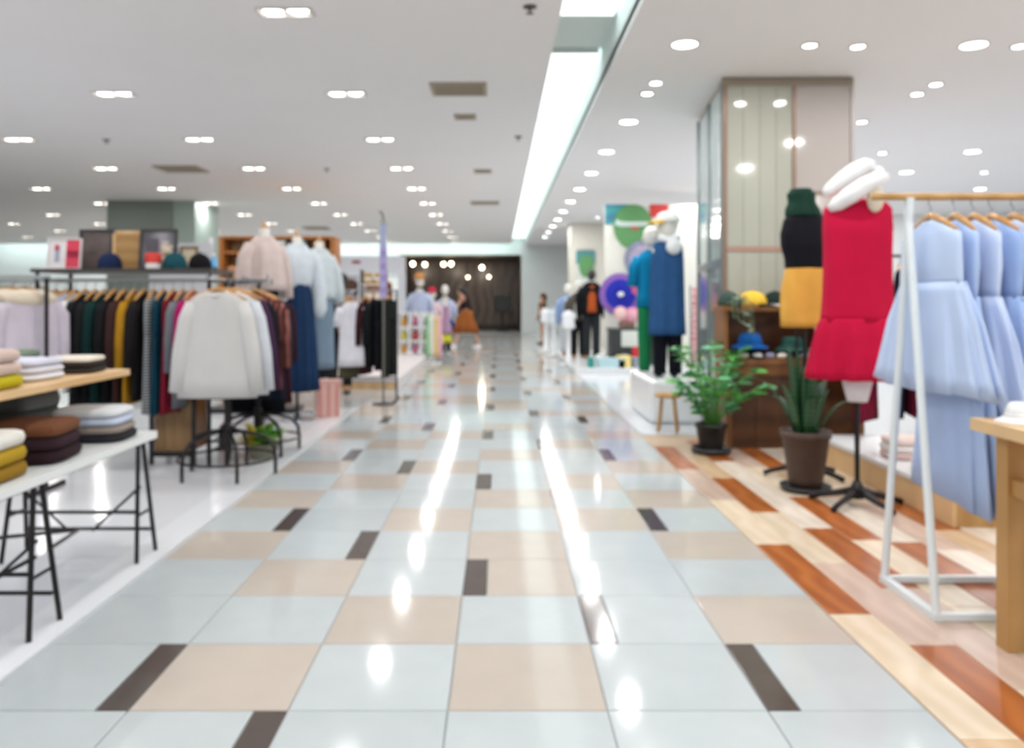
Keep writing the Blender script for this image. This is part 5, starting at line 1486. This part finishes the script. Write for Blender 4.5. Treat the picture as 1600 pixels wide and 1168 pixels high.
for q in ('l', 'r'):
    a, c, h, k = (Vector(C[n + q]) for n in ('shoulder_', 'elbow_', 'hip_', 'knee_'))
    MB().tube([a, a.lerp(c, 0.5)], [0.062, 0.056], 12).build('sleeve', cloth('#6d5448'), t, True)
    MB().tube([h + Vector((0, 0, 0.1)), h, h.lerp(k, 0.5)], [0.115, 0.11, 0.095], 14).build('shorts_leg', cloth('#4b4638'), t, True)
    shoe(t, C['ankle_' + q], C['toe_' + q], mat('shoe_black', '#1b1a1c', rough=0.4), mat('shoe_black', '#1b1a1c'))

# shopper behind the white tee rail
S3 = dict(pelvis=(0, 0, 0.93), waist=(0, 0, 1.06), chest=(0, 0, 1.25), neck=(0.0, 0, 1.42), head=(0.0, -0.01, 1.55), face=(-0.3, -1, -0.25),
          shoulder_l=(-0.17, 0, 1.35), elbow_l=(-0.21, -0.05, 1.1), wrist_l=(-0.14, -0.24, 1.05), shoulder_r=(0.17, 0, 1.35), elbow_r=(0.21, -0.05, 1.1), wrist_r=(0.12, -0.22, 1.0),
          hip_l=(-0.09, 0, 0.9), knee_l=(-0.1, -0.02, 0.5), ankle_l=(-0.1, 0.0, 0.1), toe_l=(-0.12, -0.15, 0.04), hip_r=(0.09, 0, 0.9), knee_r=(0.1, -0.02, 0.5), ankle_r=(0.1, 0.0, 0.1), toe_r=(0.12, -0.15, 0.04))
t = thing('person', 'person with short dark hair looking down behind the white tee shirt rail', 'person', (-2.22, 11.5, 0.0))
J, E = person_joints(S3)
skin_figure('body', J, E, M_SKIN_DARK, t)
finish_face(t, S3)
MB().ball((0.005, 0.02, 1.585), (0.108, 0.105, 0.1)).build('hair', M_HAIR, t, True)
MB().rings([ring(1.42, 0.07, 0.07, 28), ring(1.36, 0.18, 0.10, 28), ring(1.2, 0.185, 0.14, 28), ring(0.9, 0.18, 0.15, 28)]).build('shirt', cloth('#77757c'), t, True)
for q in ('l', 'r'):
    a, c, h, k, an = (Vector(S3[n + q]) for n in ('shoulder_', 'elbow_', 'hip_', 'knee_', 'ankle_'))
    MB().tube([a, a.lerp(c, 0.6)], [0.07, 0.06], 12).build('sleeve', cloth('#77757c'), t, True)
    MB().tube([h + Vector((0, 0, 0.08)), h, k, an], [0.11, 0.11, 0.08, 0.06], 14).build('trouser_leg', cloth('#2b2c33'), t, True)
    shoe(t, S3['ankle_' + q], S3['toe_' + q], mat('shoe_black', '#1b1a1c'), mat('shoe_black', '#1b1a1c'))

# ------------------------------------------------------------------ logo board and paper rosettes, right of the aisle end
BY = 15.6
t = thing('logo_board', 'tall cream display board with green oval logo and coloured header', 'board', (2.0, BY, 0.006))
MB().box(0, 1.85, 0, 0.08, 0, 3.1).build('panel', mat('board_cream', '#dcdcd4', rough=0.6), t)
MB().box(0.0, 0.45, -0.012, -0.0005, 2.72, 3.1).build('blue_field', mat('header_blue', '#3a6e92', rough=0.5, wave=(1.2, '#3f9496', 'Z', 4)), t)
MB().box(0.85, 1.2, -0.012, -0.0005, 2.85, 3.1).build('red_field', mat('header_red', '#cf3b38', rough=0.5), t)
MB().rings([[(0.53 + 0.37 * math.cos(2 * PI * j / 36), y_, 2.68 + 0.42 * math.sin(2 * PI * j / 36)) for j in range(36)] for y_ in (-0.013, -0.03)]).build('green_oval', mat('logo_green', '#5a935a', rough=0.5), t)
b = MB()
MB().tube([(0.2, -0.034, 2.76), (0.3, -0.034, 2.72), (0.5, -0.034, 2.72), (0.82, -0.034, 2.73)], [0.055, 0.05, 0.045, 0.04], 8, flat=0.1).build('lettering', mat('logo_white', '#c8d6d3', rough=0.5), t)
MB().tube([(0.48, -0.036, 2.66), (0.62, -0.036, 2.63)], [0.02, 0.035], 8, flat=0.1).build('red_mark', mat('logo_red', '#c4594a', rough=0.5), t)


def rosette(label, x, y, z, r, mats, n=28, name='paper_rosette'):
    t = thing(name, label, 'decoration', (x, y, z))
    rr = [1.0, 0.72, 0.32]
    for i, m in enumerate(mats[:-1]):
        ro, ri = r * rr[i], (r * rr[i + 1] if i + 1 < len(mats) - 1 else r * 0.1)
        v, f = [], []
        for j in range(2 * n):
            a = PI * j / n
            dy = (0.02 if j % 2 else -0.012) - 0.012 * i
            v += [(ri * math.cos(a), dy * 0.3 - 0.02 - 0.012 * i, ri * math.sin(a)), (ro * math.cos(a), dy - 0.02, ro * math.sin(a))]
        m2 = 2 * n
        f = [(2 * j, 2 * j + 1, 2 * ((j + 1) % m2) + 1, 2 * ((j + 1) % m2)) for j in range(m2)]
        nv = len(v)
        v += [(x_, y_ + 0.003, z_) for x_, y_, z_ in v]
        f += [tuple(reversed([q + nv for q in g])) for g in f]
        MB().add(v, f).build('pleats', m, t)
    MB().ball((0, -0.05, 0), (r * 0.16, 0.012, r * 0.13), 14, 6).build('centre', mats[-1], t, True)
    return t


rosette('large violet and royal blue paper rosette on the logo board', 2.29, BY - 0.03, 1.40, 0.40, [mat('paper_violet', '#8a62b4', rough=0.7), mat('paper_blue', '#2a35b8', rough=0.7), mat('paper_white', '#dcdfe6', rough=0.6)])
rosette('grey lilac wheel rosette with red heart under the green oval', 2.72, BY - 0.03, 2.06, 0.36, [mat('paper_slate', '#8f93ab', rough=0.7), mat('paper_lilac', '#bcb2c8', rough=0.7), mat('paper_rose', '#b24a78', rough=0.7), mat('paper_pink', '#d06c92', rough=0.7)])
rosette('bright pink paper flower beside the teal shirt', 2.67, BY - 0.05, 1.53, 0.19, [mat('paper_hot', '#dd5f8d', rough=0.7), mat('paper_pink', '#d06c92'), mat('paper_hot', '#dd5f8d')], 12, 'paper_flower')
for i, (x, z, r, nm) in enumerate(((2.22, 1.06, 0.12, 'glowing pale pink'), (2.45, 1.02, 0.14, 'soft pink'), (2.36, 0.88, 0.13, 'rose pink'))):
    rosette('%s paper flower above the black counter' % nm, x, BY - 0.5 + 0.04 * i, z, r, [mat('petal_%d' % i, ('#f2c0c4', '#ef9fbc', '#e98aa6')[i], rough=0.7), mat('petal_in_%d' % i, ('#f7dcd6', '#f3b9cb', '#e6a0b6')[i], rough=0.7), mat('paper_white', '#dcdfe6')], 10, 'paper_flower')
t = thing('flower_pot', 'small brown planter holding the pink paper flowers', 'planter', (2.34, 15.12, 0.79))
MB().box(-0.14, 0.14, -0.06, 0.06, 0, 0.1).build('trough', mat('planter_brown', '#7c6254', rough=0.6), t)
for x in (-0.1, 0.02, 0.1):
    MB().tube([(x, 0, 0.08), (x * 1.1, 0, 0.24)], 0.008, 6).build('stem', STEM, t)
t = thing('black_counter', 'black counter with pale panel and red strip before the logo board', 'counter', (2.02, 14.9, 0.12))
MB().box(0, 0.82, 0, 0.45, 0, 0.62).build('body', mat('counter_black', '#2e3436', rough=0.4), t)
MB().box(-0.02, 0.84, -0.02, 0.47, 0.621, 0.66).build('top', mat('counter_top', '#43494a', rough=0.3), t)
MB().box(0.19, 0.5, -0.02, -0.001, 0.33, 0.62).build('pale_panel', mat('counter_panel', '#cfd6d0', rough=0.5), t)
MB().box(0.38, 0.56, -0.03, -0.021, 0.0, 0.33).build('red_strip', mat('counter_red', '#cf2f38', rough=0.4), t)
MB().ball((0.25, -0.005, 0.14), (0.09, 0.012, 0.06), 16, 7).build('badge', mat('badge_grey', '#a9b4b8', rough=0.4), t, True)
t = thing('low_platform', 'white platform carrying the black counter and sports forms', 'platform', (1.30, 14.2, 0.006))
MB().box(0, 2.6, 0, 4.6, 0, 0.08).build('body', mat('sport_platform', '#e4e8ea', rough=0.25), t)
MB().box(-0.01, 2.61, -0.01, 4.61, 0.081, 0.113).build('top', M_WHITE_GLOSS, t)
for x, w, c, nm, h in ((1.72, 0.5, '#b4d4dc', 'pale cyan display box before the black counter', 0.16), (2.08, 0.24, '#ecd98a', 'pale yellow display box before the black counter', 0.2), (2.34, 0.26, '#8c99a6', 'slate grey display box before the black counter', 0.17), (1.56, 0.12, '#0f8d84', 'teal cube at the platform edge', 0.17)):
    t = thing('display_box', nm, 'box', (x, 14.33, 0.12))
    MB().box(0, w - 0.03, 0, 0.3, 0, h - 0.03).build('body', mat('box_' + c[1:], c, rough=0.4), t)
    MB().box(-0.006, w - 0.024, -0.006, 0.306, h - 0.03, h - 0.005).build('lid', mat('box_' + c[1:], c), t)
t = thing('white_ball', 'white ball lying by the sports forms', 'ball', (1.85, 15.2, 0.12))
MB().ball((0, 0, 0.09), 0.09, 18, 12).build('shell', M_WHITE_GLOSS, t, True)
MB().tube([(0.091 * math.cos(q * PI / 8), 0.091 * math.sin(q * PI / 8), 0.09) for q in range(17)], 0.003, 5).build('seam', M_STEEL, t)

# sports jackets forms
SP = [((1.86, 16.6), cloth('#17191c'), cloth('#b4552a'), 'dark jacket with orange front and black trousers', 1.8, cloth('#2b2f33')),
      ((1.62, 16.9), cloth('#5c564c'), cloth('#e6e8ec'), 'olive brown jacket over white and blue', 1.55, cloth('#1c1d22')),
      ((1.47, 17.7), cloth('#8ea6cb'), cloth('#d9e0ea'), 'pale blue striped shirt', 1.5, cloth('#c9cfd8'))]
for (x, y), m1, m2, lab, H_, m3 in SP:
    t = thing('mannequin', 'sports mannequin in %s on the white platform' % lab, 'mannequin', (x, y, 0.12))
    s = H_ / 1.75
    drape([(0.85 * s, 0.15 * s, 0.1 * s), (1.05 * s, 0.12 * s, 0.085 * s), (1.3 * s, 0.17 * s, 0.1 * s), (1.45 * s, 0.08 * s, 0.06 * s), (1.52 * s, 0.05 * s, 0.05 * s)], 0, 5).build('torso', M_MANNEQUIN, t, True)
    head(t, 1.63 * s, mat('mannequin_dark', '#2d2b2c', rough=0.4) if 'dark' in lab else M_MANNEQUIN, face=-PI / 2 - 0.4)
    drape([(1.5 * s, 0.07 * s, 0.06 * s), (1.45 * s, 0.15 * s, 0.09 * s), (1.36 * s, 0.20 * s, 0.13 * s), (1.1 * s, 0.20 * s, 0.15 * s), (0.85 * s, 0.21 * s, 0.15 * s)], 0.03, 7).build('jacket', m1, t, True)
    drape([(1.42 * s, 0.06 * s, 0.05, 0, -0.07), (1.2 * s, 0.10 * s, 0.075, 0, -0.085), (0.9 * s, 0.12 * s, 0.075, 0, -0.085)], 0.03, 5).build('jacket_front', m2, t, True)
    for q in (-1, 1):
        MB().tube([(q * 0.17 * s, 0, 1.38 * s), (q * 0.25 * s, 0, 1.2 * s), (q * 0.26 * s, -0.03, 0.98 * s), (q * 0.24 * s, -0.08, 0.78 * s)], [0.06, 0.068, 0.06, 0.045], 12).build('sleeve', m1, t, True)
        drape([(0.9 * s, 0.095 * s, 0.1 * s, q * 0.08 * s), (0.5 * s, 0.08 * s, 0.085 * s, q * 0.09 * s), (0.04, 0.07 * s, 0.075 * s, q * 0.095 * s)], 0.03, 5).build('trouser_leg', m3, t, True)
        MB().ball((q * 0.095 * s, -0.04, 0.03), (0.045, 0.11, 0.032)).build('shoe', mat('sport_shoe', '#a8672f', rough=0.5), t, True)
for i, (x, y) in enumerate(((1.24, 18.9), (1.36, 16.2), (1.15, 20.5))):
    t = thing('display_stand', ('white display stand beside the pale blue striped shirt', 'white display stand at the platform front corner', 'white display stand closest to the slim person')[i], 'stand', (x, y, 0.006))
    MB().lathe([(0.2, 0), (0.2, 0.03), (0.05, 0.06), (0.045, 0.7), (0.10, 0.72), (0.10, 0.74)], 18).build('pedestal', M_WHITE_GLOSS, t, True)
    drape([(1.08, 0.05, 0.05), (1.0, 0.13, 0.08), (0.85, 0.12, 0.09), (0.735, 0.14, 0.1)], 0.02, 6).build('torso_display', cloth(('#d4dde6', '#e6e9ee', '#dfe3e8')[i]), t, True)
# second, smaller logo banner on the cream column
t = thing('hanging_banner', 'small green and blue banner on the far cream column', 'banner', (2.05, 21.95, 0))
MB().box(0, 0.5, 0, 0.02, 1.7, 2.6).build('panel', mat('banner_base', '#cfd5cf', rough=0.6), t)
MB().box(0, 0.5, -0.01, 0, 2.25, 2.6).build('blue_field', mat('banner_teal', '#4a8c8f', rough=0.6), t)
MB().rings([[(0.27 + 0.2 * math.cos(2 * PI * j / 28), y_, 2.2 + 0.3 * math.sin(2 * PI * j / 28)) for j in range(28)] for y_ in (-0.011, -0.03)]).build('green_oval', mat('logo_green', '#5a935a'), t)
MB().tube([(0.02, 0, 2.62), (0.48, 0, 2.62)], 0.015, 8).build('top_rod', M_STEEL, t)
# patterned red-white folding chair sliver beside the mirror column
t = thing('patterned_banner', 'red and white patterned cloth hanging behind the mirrored column side', 'banner', (2.83, 12.2, 0.006))
MB().tube([(0, 0, 0), (0, 0, 1.5), (0.3, 0, 1.5)], 0.012, 8).build('pole', M_STEEL, t)
MB().box(-0.12, 0.12, -0.12, 0.12, 0, 0.02).build('base_plate', M_STEEL, t)
drape([(1.48, 0.12, 0.012, 0.15), (1.0, 0.13, 0.015, 0.15), (0.35, 0.13, 0.018, 0.15)], 0.1, 7).build('cloth', mat('red_pattern', '#d9d0d0', rough=0.8, wave=(5, '#c03a44', 'Z', 8)), t, True)
